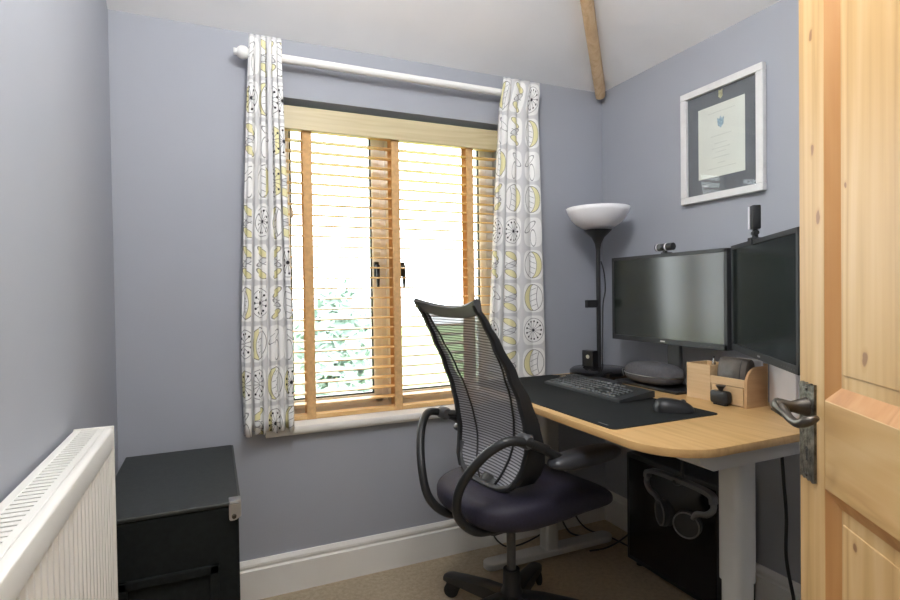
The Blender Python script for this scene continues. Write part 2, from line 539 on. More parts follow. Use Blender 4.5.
g = G()
g.box(XL - 0.2, WX0, YB, YB + 0.30, 0, ZE + 0.12)
g.box(WX1, XR + 0.2, YB, YB + 0.30, 0, ZE + 0.12)
g.box(WX0, WX1, YB, YB + 0.30, 0, WZ0)
g.box(WX0, WX1, YB, YB + 0.30, WZ1, ZE + 0.12)
tag(g.obj('wall_back', 'wall'), 'blue-grey painted wall around the window', 'wall', kind='structure')
g = G(); g.prism([(YF - 0.1, 0), (YB + 0.01, 0), (YB + 0.01, ZE - 0.005), (YB - RUN, ZT + 0.02), (YF - 0.1, ZT + 0.02)], -0.15, 'X', XL)
tag(g.obj('wall_left', 'wall'), 'blue-grey painted wall behind the radiator', 'wall', kind='structure')
g = G(); g.box(XR, XR + 0.2, YF - 0.1, YB + 0.01, 0, ZE + 0.12)
tag(g.obj('wall_right', 'wall'), 'blue-grey painted wall behind the monitors and the framed certificate', 'wall', kind='structure')
g = G()
DX0, DX1, DZ = -0.27, 0.575, 2.03
g.box(XL - 0.15, DX0, YF - 0.12, YF, 0, ZT + 0.05)
g.prism([(DX1, 0), (XR + 0.02, 0), (XR + 0.02, ZE), (XR - RUN, ZT + 0.02), (DX1, ZT + 0.02)], -0.12, 'Y', YF)
g.box(DX0, DX1, YF - 0.12, YF, DZ, ZT + 0.05)
tag(g.obj('wall_front', 'wall'), 'blue-grey wall with the open doorway', 'wall', kind='structure')

g = G()
t = bmesh.new()
def V3(*p): return t.verts.new(p)
def slab(pts, th=0.1):
    lo = [V3(*p) for p in pts]; hi = [V3(p[0], p[1], p[2] + th) for p in pts]
    n = len(pts)
    t.faces.new(lo[::-1]); t.faces.new(hi)
    for i in range(n): t.faces.new((lo[i], lo[(i + 1) % n], hi[(i + 1) % n], hi[i]))
e = 0.05
slab([(XL - 0.12, YB + e, ZE - SL * e), (XR + e, YB + e, ZE - SL * e), (XR - RUN, YB - RUN, ZT), (XL - 0.12, YB - RUN, ZT)])
slab([(XR + e, YB + e, ZE - SL * e), (XR + e, YF - 0.12, ZE - SL * e), (XR - RUN, YF - 0.12, ZT), (XR - RUN, YB - RUN, ZT)])
slab([(XR - RUN, YB - RUN, ZT), (XR - RUN, YF - 0.12, ZT), (XL - 0.12, YF - 0.12, ZT), (XL - 0.12, YB - RUN, ZT)])
bmesh.ops.recalc_face_normals(t, faces=t.faces[:])
g.merge(t)
tag(g.obj('ceiling', 'ceiling'), 'white sloping ceiling meeting at a hip', 'ceiling', kind='structure')

# hip beam running up from the corner
hip = Vector((-1, -1, SL)).normalized()
side = Vector((1, -1, 0)).normalized()
dn = hip.cross(side); dn = dn if dn.z < 0 else -dn
o0 = Vector((XR, YB, ZE))
g = G()
rows = []
t = bmesh.new()
L = 1.40
sec = rounded_rect(-0.025, 0.025, -0.03, 0.075, [0.010, 0.010, 0.022, 0.022], 4)
A = [t.verts.new(o0 + hip * 0.045 + dn * 0.0 + side * a + dn * b_) for a, b_ in sec]
B = [t.verts.new(o0 + hip * L + side * a + dn * b_) for a, b_ in sec]
n_ = len(sec)
for i in range(n_): t.faces.new((A[i], A[(i + 1) % n_], B[(i + 1) % n_], B[i]))
t.faces.new(A[::-1]); t.faces.new(B)
# rounded nose at the lower end
bmesh.ops.recalc_face_normals(t, faces=t.faces[:])
g.merge(t)
tag(g.obj('trim_1', 'beam', smooth=True), 'bare wooden beam running up the ceiling corner', 'beam', kind='structure')

# skirting boards: the same moulded profile on three walls
prof = [(0, 0), (0.020, 0), (0.020, 0.122), (0.013, 0.128), (0.013, 0.133), (0.017, 0.138), (0.016, 0.148), (0.008, 0.162), (0, 0.162)]
g = G(); g.prism([(YB - a, b_) for a, b_ in prof], XR - XL, 'X', XL)
tag(g.obj('baseboard_back', 'white_gloss'), 'white moulded skirting board under the window', 'baseboard', kind='structure')
g = G(); g.prism([(XR - a, b_) for a, b_ in prof], YB - YF, 'Y', YF)
tag(g.obj('baseboard_right', 'white_gloss'), 'white moulded skirting board under the desk', 'baseboard', kind='structure')
g = G(); g.prism([(XL + a, b_) for a, b_ in prof], YB - YF, 'Y', YF)
tag(g.obj('baseboard_left', 'white_gloss'), 'white moulded skirting board below the radiator', 'baseboard', kind='structure')

# landing behind the camera, with a ceiling globe added to fill the room with light
for nm, bx, lb in (('wall_landing_left', (-1.1, -1.0, -1.9, YF - 0.12, 0, 2.4), 'landing side wall left of the doorway'),
                   ('wall_landing_right', (1.5, 1.6, -1.9, YF - 0.12, 0, 2.4), 'landing side wall right of the doorway'),
                   ('wall_landing_end', (-1.1, 1.6, -2.0, -1.9, 0, 2.4), 'landing end wall facing the doorway')):
    tag(G().box(*bx).obj(nm, 'ceiling'), lb, 'wall', kind='structure')
g = G(); g.box(-1.1, 1.6, -2.0, YF - 0.12, 2.40, 2.5)
tag(g.obj('ceiling_landing', 'ceiling'), 'flat white landing ceiling', 'ceiling', kind='structure')
g = G(); g.box(-1.1, XL - 0.15, YF - 0.14, YF - 0.04, 0, 2.5)
tag(g.obj('wall_landing_return', 'ceiling'), 'short landing wall beside the doorway', 'wall', kind='structure')
M['landing_fill'] = plain('landing_fill_glow', (1.0, 0.93, 0.84), 0.4, var=0.01, emit=LANDING_FILL_POWER)
lt = thing('landing_fill_lamp', 'added round opal fill lamp on the landing ceiling', 'lamp', (0.15, -1.0, 2.40))
g = G(); g.lathe([(0.09, 0.0), (0.09, -0.03), (0.0, -0.03)]); g.obj('base', 'rod', lt, True)
g = G(); g.lathe([(0.0001, -0.19), (0.08, -0.175), (0.13, -0.12), (0.14, -0.07), (0.10, -0.031)]); g.obj('globe', 'landing_fill', lt, 'all')

M['pendant_fill'] = plain('pendant_fill_glow', (1.0, 0.985, 0.96), 0.4, var=0.01, emit=PENDANT_FILL_POWER)  # glowing globe added out of view to brighten the room
pt = thing('pendant_fill_lamp', 'added round opal fill pendant hanging out of view from the room ceiling', 'lamp', (0.35, 0.80, ZT))
g = G(); g.lathe([(0.05, 0.0), (0.045, -0.02), (0.0, -0.022)]); g.obj('ceiling_rose', 'rod', pt, True)
g = G(); g.tube([(0, 0, -0.02), (0, 0, -0.16)], 0.003, 8); g.obj('flex', 'rod', pt)
g = G(); g.lathe([(0.0001, -0.15)] + [(0.205 * math.sin(a), -0.355 + 0.205 * math.cos(a)) for a in [i * PI / 16 for i in range(1, 16)]] + [(0.0001, -0.56)]); g.obj('globe', 'pendant_fill', pt, 'all')

# ------------------------------------------------------------------ window
w = thing('window_1', 'white casement window behind the wooden blind', 'window', (0, 0, 0), kind='structure')
FY0, FY1 = 2.470, 2.535
g = G(); fr = 0.055
g.box(WX0, WX0 + fr, FY0, FY1, WZ0, WZ1, 0.004); g.box(WX1 - fr, WX1, FY0, FY1, WZ0, WZ1, 0.004)
g.box(WX0, WX1, FY0, FY1, WZ0, WZ0 + fr, 0.004); g.box(WX0, WX1, FY0, FY1, WZ1 - fr, WZ1, 0.004)
g.obj('window_frame', 'upvc', w)
MX0, MX1 = 0.722, 0.772
g = G(); g.box(MX0, MX1, FY0, FY1, WZ0 + fr, WZ1 - fr, 0.004); g.obj('mullion', 'upvc', w)
def sash(x0, x1, z0, z1, hx):
    s_ = 0.042
    g = G(); y0, y1 = FY0 - 0.012, FY1 - 0.01
    g.box(x0, x0 + s_, y0, y1, z0, z1, 0.006); g.box(x1 - s_, x1, y0, y1, z0, z1, 0.006)
    g.box(x0, x1, y0, y1, z0, z0 + s_, 0.006); g.box(x0, x1, y0, y1, z1 - s_, z1, 0.006)
    so = g.obj('sash', 'upvc', w)
    g = G(); gk = 0.007; a0, a1, b0, b1 = x0 + s_, x1 - s_, z0 + s_, z1 - s_
    g.box(a0, a0 + gk, y0 + 0.008, y0 + 0.02, b0, b1); g.box(a1 - gk, a1, y0 + 0.008, y0 + 0.02, b0, b1)
    g.box(a0, a1, y0 + 0.008, y0 + 0.02, b0, b0 + gk); g.box(a0, a1, y0 + 0.008, y0 + 0.02, b1 - gk, b1)
    g.obj('gasket', 'gasket', so)
    g = G(); g.box(a0, a1, y0 + 0.022, y0 + 0.026, b0, b1); g.obj('pane', 'glass', so)
    g = G()
    g.box(hx - 0.012, hx + 0.012, y0 - 0.012, y0 + 0.001, 1.325, 1.395, 0.004)
    g.tube([(hx, y0 - 0.010, 1.375), (hx, y0 - 0.032, 1.375)], 0.008, 10)
    g.tube([(hx, y0 - 0.032, 1.378), (hx, y0 - 0.034, 1.33), (hx, y0 - 0.032, 1.275)], [0.009, 0.009, 0.006], 10)
    g.obj('handle', 'black', so, True)
sash(WX0 + fr - 0.012, MX0 + 0.012, WZ0 + fr - 0.012, WZ1 - fr + 0.012, 0.708)
sash(MX1 - 0.012, WX1 - fr + 0.012, WZ0 + fr - 0.012, WZ1 - fr + 0.012, 0.835)
g = G()
g.prism([(2.300, 0.676), (2.303, 0.668), (2.312, 0.660), (2.47, 0.660), (2.47, 0.7015), (2.312, 0.7015), (2.303, 0.697), (2.300, 0.689)], WX1 + 0.05 - 0.19, 'X', 0.19)
tag(g.obj('window_sill', 'white_gloss', w, True), 'white rounded window sill')

# ------------------------------------------------------------------ wooden venetian blind
bl = thing('venetian_blind', 'wooden venetian blind with broad tapes hanging in the window recess', 'blind', (0, 0, 0))
BX0, BX1 = 0.245, 1.335
g = G(); g.box(BX0, BX1, 2.358, 2.370, 1.950, 2.048, 0.003); g.obj('valance', 'valance', bl)
g = G(); g.box(BX0 + 0.01, BX1 - 0.01, 2.374, 2.428, 2.002, 2.050, 0.003); g.obj('head_rail', 'upvc', bl)
sl_me = None
zs0, zs1, ns = 0.770, 1.962, 27
for i in range(ns):
    if sl_me is None:
        g = G()
        def sf(u, v):
            yy = -0.025 + 0.05 * v
            return (BX0 + 0.008 + (BX1 - BX0 - 0.016) * u, yy, 0.0025 * (1 - (yy / 0.025) ** 2))
        pr_ = [(-0.025, 0.0), (-0.012, 0.0018), (0, 0.0024), (0.012, 0.0018), (0.025, 0.0), (0.025, -0.0042), (0, -0.0020), (-0.025, -0.0042)]
        g.prism(pr_, BX1 - BX0 - 0.016, 'X', BX0 + 0.008)
        sl_me = g.mesh('slat'); sl_me.materials.append(M['blind'])
    o = bpy.data.objects.new('slat', sl_me); C.objects.link(o); o.parent = bl
    o.location = (0, 2.405, zs0 + (zs1 - zs0) * i / (ns - 1)); o.rotation_euler = (math.radians(3.0), 0, 0)
g = G(); g.box(BX0 + 0.006, BX1 - 0.006, 2.380, 2.430, 0.7025, 0.722, 0.003); g.obj('bottom_rail', M['blind'], bl)
for tx in (0.386, 0.784, 1.166):
    g = G()
    g.box(tx - 0.019, tx + 0.019, 2.3765, 2.3780, 0.722, 1.985)
    g.box(tx - 0.019, tx + 0.019, 2.4330, 2.4345, 0.722, 1.985)
    g.box(tx - 0.019, tx + 0.019, 2.3765, 2.3785, 0.7035, 0.722)
    g.obj('ladder_tape', 'tape', bl)
g = G(); g.tube([(0.303, 2.366, 1.95), (0.303, 2.362, 1.7), (0.304, 2.363, 1.66)], 0.0016, 6); g.tube([(0.315, 2.366, 1.95), (0.315, 2.362, 1.6)], 0.0016, 6)
pc = g.obj('pull_cord', 'cord', bl)
g = G(); g.lathe([(0.003, 0.03), (0.006, 0.02), (0.008, 0.0), (0.005, -0.012), (0.0, -0.013)], (0.315, 2.362, 1.585), 12); g.obj('cord_tassel', 'cord', pc, True)

# ------------------------------------------------------------------ curtain pole and curtains
RY, RZ = 2.275, 2.205
cp = thing('curtain_pole', 'white wooden curtain pole with a ball end above the window', 'curtain pole', (0, 0, 0))
g = G(); g.tube([(0.135, RY, RZ), (1.470, RY, RZ)], 0.0165, 16); g.obj('pole', 'rod', cp, True)
for ex, sg in ((0.128, -1),):
    g = G()
    pr_ = [(0.0001, -0.026)] + [(0.026 * math.sin(a), -0.026 * math.cos(a)) for a in [i * PI / 12 for i in range(1, 11)]] + [(0.013, 0.024), (0.013, 0.034)]
    g.lathe([(r_, z_ * -sg * -1 if sg < 0 else -z_) for r_, z_ in pr_], (ex, RY, RZ), 24, 'X')
    g.obj('finial', 'rod', cp, 'all')
for bx in (0.165, 1.47):
    g = G(); g.box(bx - 0.012, bx + 0.012, RY + 0.010, YB, RZ - 0.028, RZ + 0.02, 0.003); g.obj('bracket', 'rod', cp)

def curtain(name, label, xt0, xt1, xb0, xb1, ztop, zbot, folds, amp, cloth, uoff, flat_right=0.0, seed=1):
    """wavy sheet; folds tighten towards the left where flat_right > 0; UVs measure the cloth in metres"""
    rnd = random.Random(seed)
    ph = [rnd.uniform(0, 2 * PI) for _ in range(4)]
    nu, nv = 130, 36
    me = bpy.data.meshes.new(name)
    verts, faces, uvs = [], [], []
    for j in range(nv + 1):
        v = j / nv
        z = zbot + (ztop - zbot) * v
        k = min(1.0, max(0.0, (1 - v) * 1.25))
        x0 = xb0 + (xt0 - xb0) * (1 - k); x1 = xb1 + (xt1 - xb1) * (1 - k)
        for i in range(nu + 1):
            u = i / nu
            if flat_right:
                uu = u ** 1.0
                am = amp * (1 - flat_right * max(0, (u - 0.38) / 0.62) ** 0.6 * (0.45 + 0.55 * k))
                ang = 2 * PI * folds * (u ** 0.62)
            else:
                am = amp; ang = 2 * PI * folds * u
            am *= (0.75 + 0.25 * math.sin(v * 3 + ph[0] + u * 5))
            wob = 0.35 * math.sin(v * 2.1 + ph[1]) + 0.25 * math.sin(v * 5 + ph[2] + u * 7)
            cr = 1.0 - 2.0 * abs(math.sin((ang + wob) / 2)) ** 0.75      # round outside, creased towards the wall
            yv = RY - 0.004 + am * cr
            if v > 0.93:
                kk = min(1.0, (v - 0.93) / 0.025)
                yv = yv * (1 - kk) + (RY - 0.028 + am * 0.40 * cr) * kk
            xv = x0 + (x1 - x0) * u + 0.35 * am * math.sin(2 * (ang + wob)) * (0.4 if flat_right else 0.8)
            zz = z + (0.006 * math.sin(u * 21 + ph[3]) + 0.004 * math.sin(u * 47) if j == 0 else 0)
            verts.append((xv, yv, zz)); uvs.append((uoff + cloth * u, z))
    w_ = nu + 1
    for j in range(nv):
        for i in range(nu): faces.append((j * w_ + i, j * w_ + i + 1, (j + 1) * w_ + i + 1, (j + 1) * w_ + i))
    me.from_pydata(verts, [], faces)
    # true cloth width per row from arc length
    U = [0.0] * len(verts)
    for j in range(nv + 1):
        s_ = 0
        for i in range(1, nu + 1):
            a, b_ = Vector(verts[j * w_ + i]), Vector(verts[j * w_ + i - 1]); a.z = b_.z = 0
            s_ += (a - b_).length; U[j * w_ + i] = s_
    tot = sum(U[j * w_ + nu] for j in range(nv + 1)) / (nv + 1)
    ul = me.uv_layers.new(name='UVMap')
    for lp in me.loops:
        vi = lp.vertex_index; j = vi // w_
        ul.data[lp.index].uv = (uoff + U[vi] / max(1e-6, U[j * w_ + nu]) * tot, uvs[vi][1])
    o = link(name, me, 'curtain', None, 'all')
    md = o.modifiers.new('thickness', 'SOLIDIFY'); md.thickness = 0.0015; md.offset = 0
    return tag(o, label, 'curtain')
curtain('curtain', 'narrow gathered curtain of grey and yellow print on the left side of the window', 0.150, 0.272, 0.104, 0.300, 2.268, 0.694, 6.0, 0.022, 0.42, 0.03, seed=3)
curtain('curtain', 'wider curtain of grey and yellow print between the window and the floor lamp', 1.288, 1.488, 1.205, 1.520, 2.268, 0.69, 4.6, 0.019, 0.45, 1.305, flat_right=0.88, seed=8)

# ------------------------------------------------------------------ radiator
ra = thing('radiator', 'white double-panel radiator with a slotted top on the near wall', 'radiator', (0, 0, 0))
RX0, RX1, RYa, RYb, RZ0, RZ1 = -0.322, -0.2405, 0.30, 1.600, 0.33, 0.917
g = G()
# fluted front panel: vertical ribs along Y
pts = []
rib = 0.0333; y = RYa
while y < RYb - 0.02:
    pts += [(y, 0.0), (y + 0.010, 0.0), (y + 0.0145, -0.006), (y + 0.0285, -0.006)]
    y += rib
pts.append((RYb - 0.004, 0.0))
poly = [(RX1 + d, yy) for yy, d in pts] + [(RX1 - 0.012, pts[-1][0]), (RX1 - 0.012, RYa)]
g.prism(poly, RZ1 - 0.055 - RZ0, 'Z', RZ0)
g.obj('front_panel', 'radiator', ra)
g = G(); g.prism(rounded_rect(RX1 - 0.014, RX1 + 0.003, RZ1 - 0.055, RZ1, [0.002, 0.004, 0.010, 0.002], 4), RYb - RYa, 'Y', RYa); g.obj('top_rail', 'radiator', ra, True)
g = G(); g.box(RX0, RX0 + 0.012, RYa, RYb - 0.004, RZ0, RZ1 - 0.004, 0.003); g.obj('back_panel', 'radiator', ra)
g = G(); g.box(RX0 + 0.012, RX1 - 0.014, RYa, RYb - 0.01, RZ0 + 0.05, RZ1 - 0.05); g.obj('convector_fins', 'radiator_dark', ra)
g = G(); g.box(RX0 - 0.001, RX1 + 0.004, RYb - 0.004, RYb + 0.002, RZ0, RZ1 + 0.003, 0.0015); g.obj('end_panel', 'radiator', ra)
g = G(); g.box(RX0, RX0 + 0.016, RYa, RYb - 0.004, RZ1 - 0.006, RZ1, 0.001); g.box(RX1 - 0.028, RX1 - 0.0142, RYa, RYb - 0.004, RZ1 - 0.006, RZ1, 0.001); g.obj('grille_frame', 'radiator', ra)
gm = None; y = RYb - 0.014
while y > RYa + 0.02:
    if gm is None:
        g = G(); g.box(RX0 + 0.016, RX1 - 0.028, -0.0072, 0.0072, -0.005, 0.0); gm = g.mesh('grille_bar'); gm.materials.append(M['radiator'])
    o = bpy.data.objects.new('grille_bar', gm); C.objects.link(o); o.parent = ra; o.location = (0, y, RZ1 - 0.001)
    y -= 0.0200
g = G(); g.tube([(RX1 - 0.05, RYb - 0.03, RZ0 + 0.03), (RX1 - 0.05, RYb - 0.03, 0.0)], 0.0075, 10); g.obj('pipe', 'radiator', ra, True)
g = G(); g.tube([(RX1 - 0.05, RYa + 0.03, RZ0 + 0.03), (RX1 - 0.05, RYa + 0.03, 0.0)], 0.0075, 10); g.obj('pipe', 'radiator', ra, True)
for yy in (0.6, 1.3):
    g = G(); g.box(XL, RX0, yy - 0.02, yy + 0.02, 0.5, 0.8); g.obj('wall_bracket', 'radiator', ra)

# ------------------------------------------------------------------ black trunk
tr = thing('storage_trunk', 'tall black trunk with a metal corner clasp between radiator and window', 'trunk', (0, 0, 0))
TX0, TX1, TY0, TY1, TZ = -0.305, 0.058, 1.672, 2.310, 0.652
g = G(); g.box(TX0, TX1, TY0, TY1, 0.012, TZ - 0.014, 0.006, 2); g.obj('body', 'trunk_front', tr)
g = G(); g.box(TX0 - 0.002, TX1 + 0.002, TY0 - 0.003, TY1, TZ - 0.0135, TZ, 0.005, 3); g.obj('lid', 'trunk', tr)
g = G()
for (a, b_, c_, d_) in ((TX0 + 0.055, TX1 - 0.055, 0.06, 0.085), (TX0 + 0.055, TX1 - 0.055, 0.455, 0.48), (TX0 + 0.055, TX0 + 0.08, 0.06, 0.48), (TX1 - 0.08, TX1 - 0.055, 0.06, 0.48)):
    g.box(a, b_, TY0 - 0.010, TY0 + 0.002, c_, d_, 0.003)
g.obj('front_trim', 'trunk_front', tr)
g = G()
g.box(TX1 - 0.026, TX1 + 0.006, TY0 - 0.010, TY0 + 0.030, TZ - 0.004, TZ + 0.004, 0.003)
g.prism(rounded_rect(TX1 - 0.026, TX1 + 0.004, TZ - 0.052, TZ - 0.004, [0.006, 0.018, 0.004, 0.002], 4), -0.005, 'Y', TY0 - 0.006)
g.box(TX1 + 0.001, TX1 + 0.0065, TY0 - 0.010, TY0 + 0.034, TZ - 0.045, TZ - 0.002, 0.002)
cl = g.obj('corner_clasp', 'silver', tr, True)
g = G(); g.lathe([(0.0, -0.018), (0.006, -0.017), (0.007, -0.011), (0.007, -0.005)], (TX1 - 0.013, TY0, TZ - 0.040), 12, 'Y'); g.obj('rivet', 'iron_smooth', cl, True)
g = G(); g.tube([(TX1 + 0.003, TY0 + 0.02, TZ - 0.003), (TX1 + 0.003, TY1 - 0.01, TZ - 0.003)], 0.0035, 8); g.obj('edge_trim', 'grey_plastic', tr, True)
for fx in (TX0 + 0.03, TX1 - 0.03):
    for fy in (TY0 + 0.04, TY1 - 0.04):
        g = G(); g.lathe([(0.02, 0.0), (0.022, 0.013)], (fx, fy, 0), 16); g.obj('foot', 'black_soft', tr, True)

# ------------------------------------------------------------------ desk
DZT = 0.828
de = thing('standing_desk', 'beech-topped desk with white height-adjustable steel legs', 'desk', (0, 0, 0))
DXa, DXb, DYa, DYb = 1.056, 1.862, 1.002, 2.250
g = G(); g.prism(rounded_rect(DXa, DXb, DYa, DYb, [0.17, 0.03, 0.03, 0.03], 16), 0.024, 'Z', DZT - 0.024, 0.0025, 2)
g.obj('tabletop', 'beech', de, True)
LY = (1.122, 2.118)
for ly in LY:
    g = G(); g.prism(rounded_rect(1.388, 1.472, ly - 0.039, ly + 0.039, 0.020, 5), 0.42, 'Z', 0.372, 0.0); up_ = g.obj('upper_column', 'steel_white', de, True)
    g = G(); g.prism(rounded_rect(1.394, 1.466, ly - 0.034, ly + 0.034, 0.016, 5), 0.36, 'Z', 0.035, 0.0); g.obj('lower_column', 'steel_white', de, True)
    g = G(); g.prism(rounded_rect(1.086, 1.790, ly - 0.038, ly + 0.038, 0.036, 8), 0.030, 'Z', 0.010, 0.006, 3); g.obj('foot', 'steel_white', de, True)
    for fx in (1.13, 1.75):
        g = G(); g.lathe([(0.016, 0.0), (0.016, 0.0105)], (fx, ly, 0), 14); g.obj('glide', 'black', de, True)
    g = G()
    g.prism([(1.180, DZT - 0.0245), (1.72, DZT - 0.0245), (1.72, DZT - 0.050), (1.66, DZT - 0.078), (1.24, DZT - 0.078), (1.195, DZT - 0.055)], 0.116, 'Y', ly - 0.078)
    g.obj('support_arm', 'steel_white', de)
g = G(); g.box(1.415, 1.465, LY[0], LY[1], DZT - 0.062, DZT - 0.0255, 0.003); g.obj('crossbeam', 'steel_white', de)
g = G(); g.box(1.56, 1.72, 1.55, 1.80, DZT - 0.062, DZT - 0.0245, 0.004); g.obj('control_box', 'black', de)

mat_o = G(); mat_o.prism(rounded_rect(1.090, 1.540, 1.270, 2.232, 0.018, 5), 0.003, 'Z', DZT)
dm = tag(mat_o.obj('desk_mat', 'mat'), 'large black cloth desk mat under the keyboard', 'desk mat')
g = G(); g.box(1.105, 1.111, 1.315, 1.360, DZT + 0.003, DZT + 0.0034); g.obj('woven_mark', 'grey_plastic', dm)

# ------------------------------------------------------------------ keyboard
kb = thing('keyboard', 'black full-size keyboard on the desk mat', 'keyboard', (1.360, 1.550, DZT + 0.003), 0)
g = G()
g.prism([(0.0, 0.001), (0.172, 0.006), (0.172, 0.030), (0.160, 0.031), (0.020, 0.013), (0.0, 0.010)], 0.485, 'Y', 0.0)
g.obj('case', 'charcoal', kb)
g = G()
def key(xc, yc, wx, wy):
    zc = 0.0145 + (xc - 0.020) * (0.018 / 0.14)
    t_ = bmesh.new()
    bmesh.ops.create_cube(t_, size=1.0)
    for v in t_.verts:
        s_ = 0.80 if v.co.z > 0 else 1.0
        v.co = Vector((xc + v.co.x * wx * s_, yc + v.co.y * wy * s_, zc + v.co.z * 0.007))
    g.merge(t_)
px = 0.0190
for r in range(6):
    xc = 0.029 + r * 0.0215 + (0.006 if r == 5 else 0)
    if r == 0:
        ws = [1.25, 1.25, 1.25, 6.25, 1.25, 1.25, 1.25, 1.25]
    elif r == 5:
        ws = [1.0] * 13 + [2.0]
    else:
        ws = [[2.25] + [1] * 10 + [2.75], [1.75] + [1] * 11 + [2.25], [1.5] + [1] * 12 + [1.5], [1] * 13 + [2]][r - 1]
    yy = 0.475
    for k in ws:
        key(xc, yy - k * px / 2, 0.0180, k * px - 0.0018); yy -= k * px
    yy -= 0.006
    for k in range(3):
        if r in (2,) or (r == 1 and k != 1): yy -= px; continue
        key(xc, yy - px / 2, 0.0180, px - 0.0018); yy -= px
    yy -= 0.006
    for k in range(4):
        if r == 5: yy -= px; continue
        key(xc, yy - px / 2, 0.0180, px - 0.0018); yy -= px
ko = g.obj('keys', 'charcoal', kb); ko['kind'] = 'stuff'
g = G(); g.box(0.002, 0.014, 0.01, 0.475, 0.0105, 0.0128, 0.0006); g.obj('front_lip', 'grey_plastic', kb)

# ------------------------------------------------------------------ mouse
ms = thing('computer_mouse', 'black ergonomic computer mouse on the desk mat', 'mouse', (1.438, 1.368, DZT + 0.003), math.radians(-28))
def mouse_fn(u, v):
    a = 2 * PI * u
    k = math.cos(v * PI / 2)
    L_, W_ = 0.066, 0.043
    ex = 0.75
    cx = math.copysign(abs(math.cos(a)) ** ex, math.cos(a)); cy = math.copysign(abs(math.sin(a)) ** ex, math.sin(a))
    r = k ** 0.55
    h = 0.040 * math.sin(v * PI / 2)
    return (L_ * cx * r * (1.0) - 0.006 * v, W_ * cy * r, 0.001 + h * (1 - 0.25 * cx * r))
g = G(); g.grid(mouse_fn, 32, 10, True); bmesh.ops.remove_doubles(g.b, verts=g.b.verts[:], dist=1e-5); g.obj('shell', 'black', ms, 'all')
g = G(); g.lathe([(0.0, -0.004), (0.009, -0.004), (0.011, 0.0), (0.009, 0.004), (0.0, 0.004)], (0.030, 0, 0.030), 16, 'Y'); g.obj('wheel', 'grey_plastic', ms, True)
g = G(); g.lathe([(0.0, 0.0), (0.040, 0.0), (0.040, 0.0015), (0.0, 0.0015)], (0, 0, 0), 24); g.obj('sole', 'black_soft', ms)

# ------------------------------------------------------------------ monitors
def monitor(name, label, loc, rz, arm):
    """screen faces local -X; local Y is its width"""
    W_, H_ = 0.630, 0.385
    o = thing(name, label, 'monitor', loc, rz, 'desk monitors')
    g = G()
    g.box(0.0, 0.030, -W_ / 2, W_ / 2, 0, H_, 0.004)
    g.box(0.028, 0.055, -W_ / 2 + 0.09, W_ / 2 - 0.09, 0.07, H_ - 0.06, 0.012)
    g.obj('housing', 'charcoal', o)
    g = G(); bz = 0.015
    g.box(-0.004, 0.002, -W_ / 2, -W_ / 2 + bz, 0, H_, 0.0015); g.box(-0.004, 0.002, W_ / 2 - bz, W_ / 2, 0, H_, 0.0015)
    g.box(-0.004, 0.002, -W_ / 2, W_ / 2, 0, bz + 0.008, 0.0015); g.box(-0.004, 0.002, -W_ / 2, W_ / 2, H_ - bz, H_, 0.0015)
    bzl = g.obj('bezel', 'charcoal', o)
    g = G(); g.box(-0.0006, 0.0004, -W_ / 2 + bz, W_ / 2 - bz, bz + 0.008, H_ - bz); g.obj('screen', 'screen', o)
    g = G(); g.box(-0.0046, -0.0038, -0.013, 0.013, 0.009, 0.0145); g.obj('badge', 'silver', bzl)
    g = G(); g.box(-0.0046, -0.0038, W_ / 2 - 0.060, W_ / 2 - 0.012, H_ - 0.010, H_ - 0.0065); g.obj('corner_lettering', 'grey_plastic', bzl)
    g = G()
    for k in range(6): g.box(-0.0046, -0.0038, -W_ / 2 + 0.02 + k * 0.018, -W_ / 2 + 0.030 + k * 0.018, 0.009, 0.012)
    g.obj('control_buttons', 'grey_plastic', bzl)
    return o
M1Z = 1.014
m1 = monitor('monitor', 'wide black monitor facing the chair with the window mirrored in it', (1.755, 1.725, M1Z), 0, False)
g = G(); g.box(0.056, 0.076, -0.035, 0.035, DZT + 0.012 - M1Z, 0.20, 0.006); g.obj('stand_column', 'grey_plastic', m1)
g = G(); g.prism(rounded_rect(-0.085, 0.085, -0.150, 0.215, 0.012, 4), 0.012, 'Z', DZT - M1Z, 0.003); g.obj('stand_foot', 'black', m1)
# second monitor, turned towards the chair, on a wall arm
a2 = Vector((1.768, 1.402)); b2 = Vector((1.385, 0.902))
mid = (a2 + b2) / 2; dv = (a2 - b2).normalized()
rz2 = math.atan2(dv.y, dv.x) - PI / 2
m2 = monitor('monitor', 'black monitor turned at an angle beside the door with a dark screen', (mid.x, mid.y, 1.020), rz2, True)
inv = Matrix.Rotation(-rz2, 3, 'Z')
pw = inv @ Vector((XR - mid.x - 0.012, 0.10, 0))
g = G()
g.box(0.055, 0.075, -0.06, 0.06, 0.13, 0.25, 0.004)
g.tube([(0.07, 0, 0.19), (0.13, pw.y * 0.3, 0.19), (pw.x, pw.y, 0.19)], 0.014, 12)
g.tube([(pw.x, pw.y, 0.13), (pw.x, pw.y, 0.25)], 0.022, 12)
g.obj('wall_arm', 'black', m2, True)

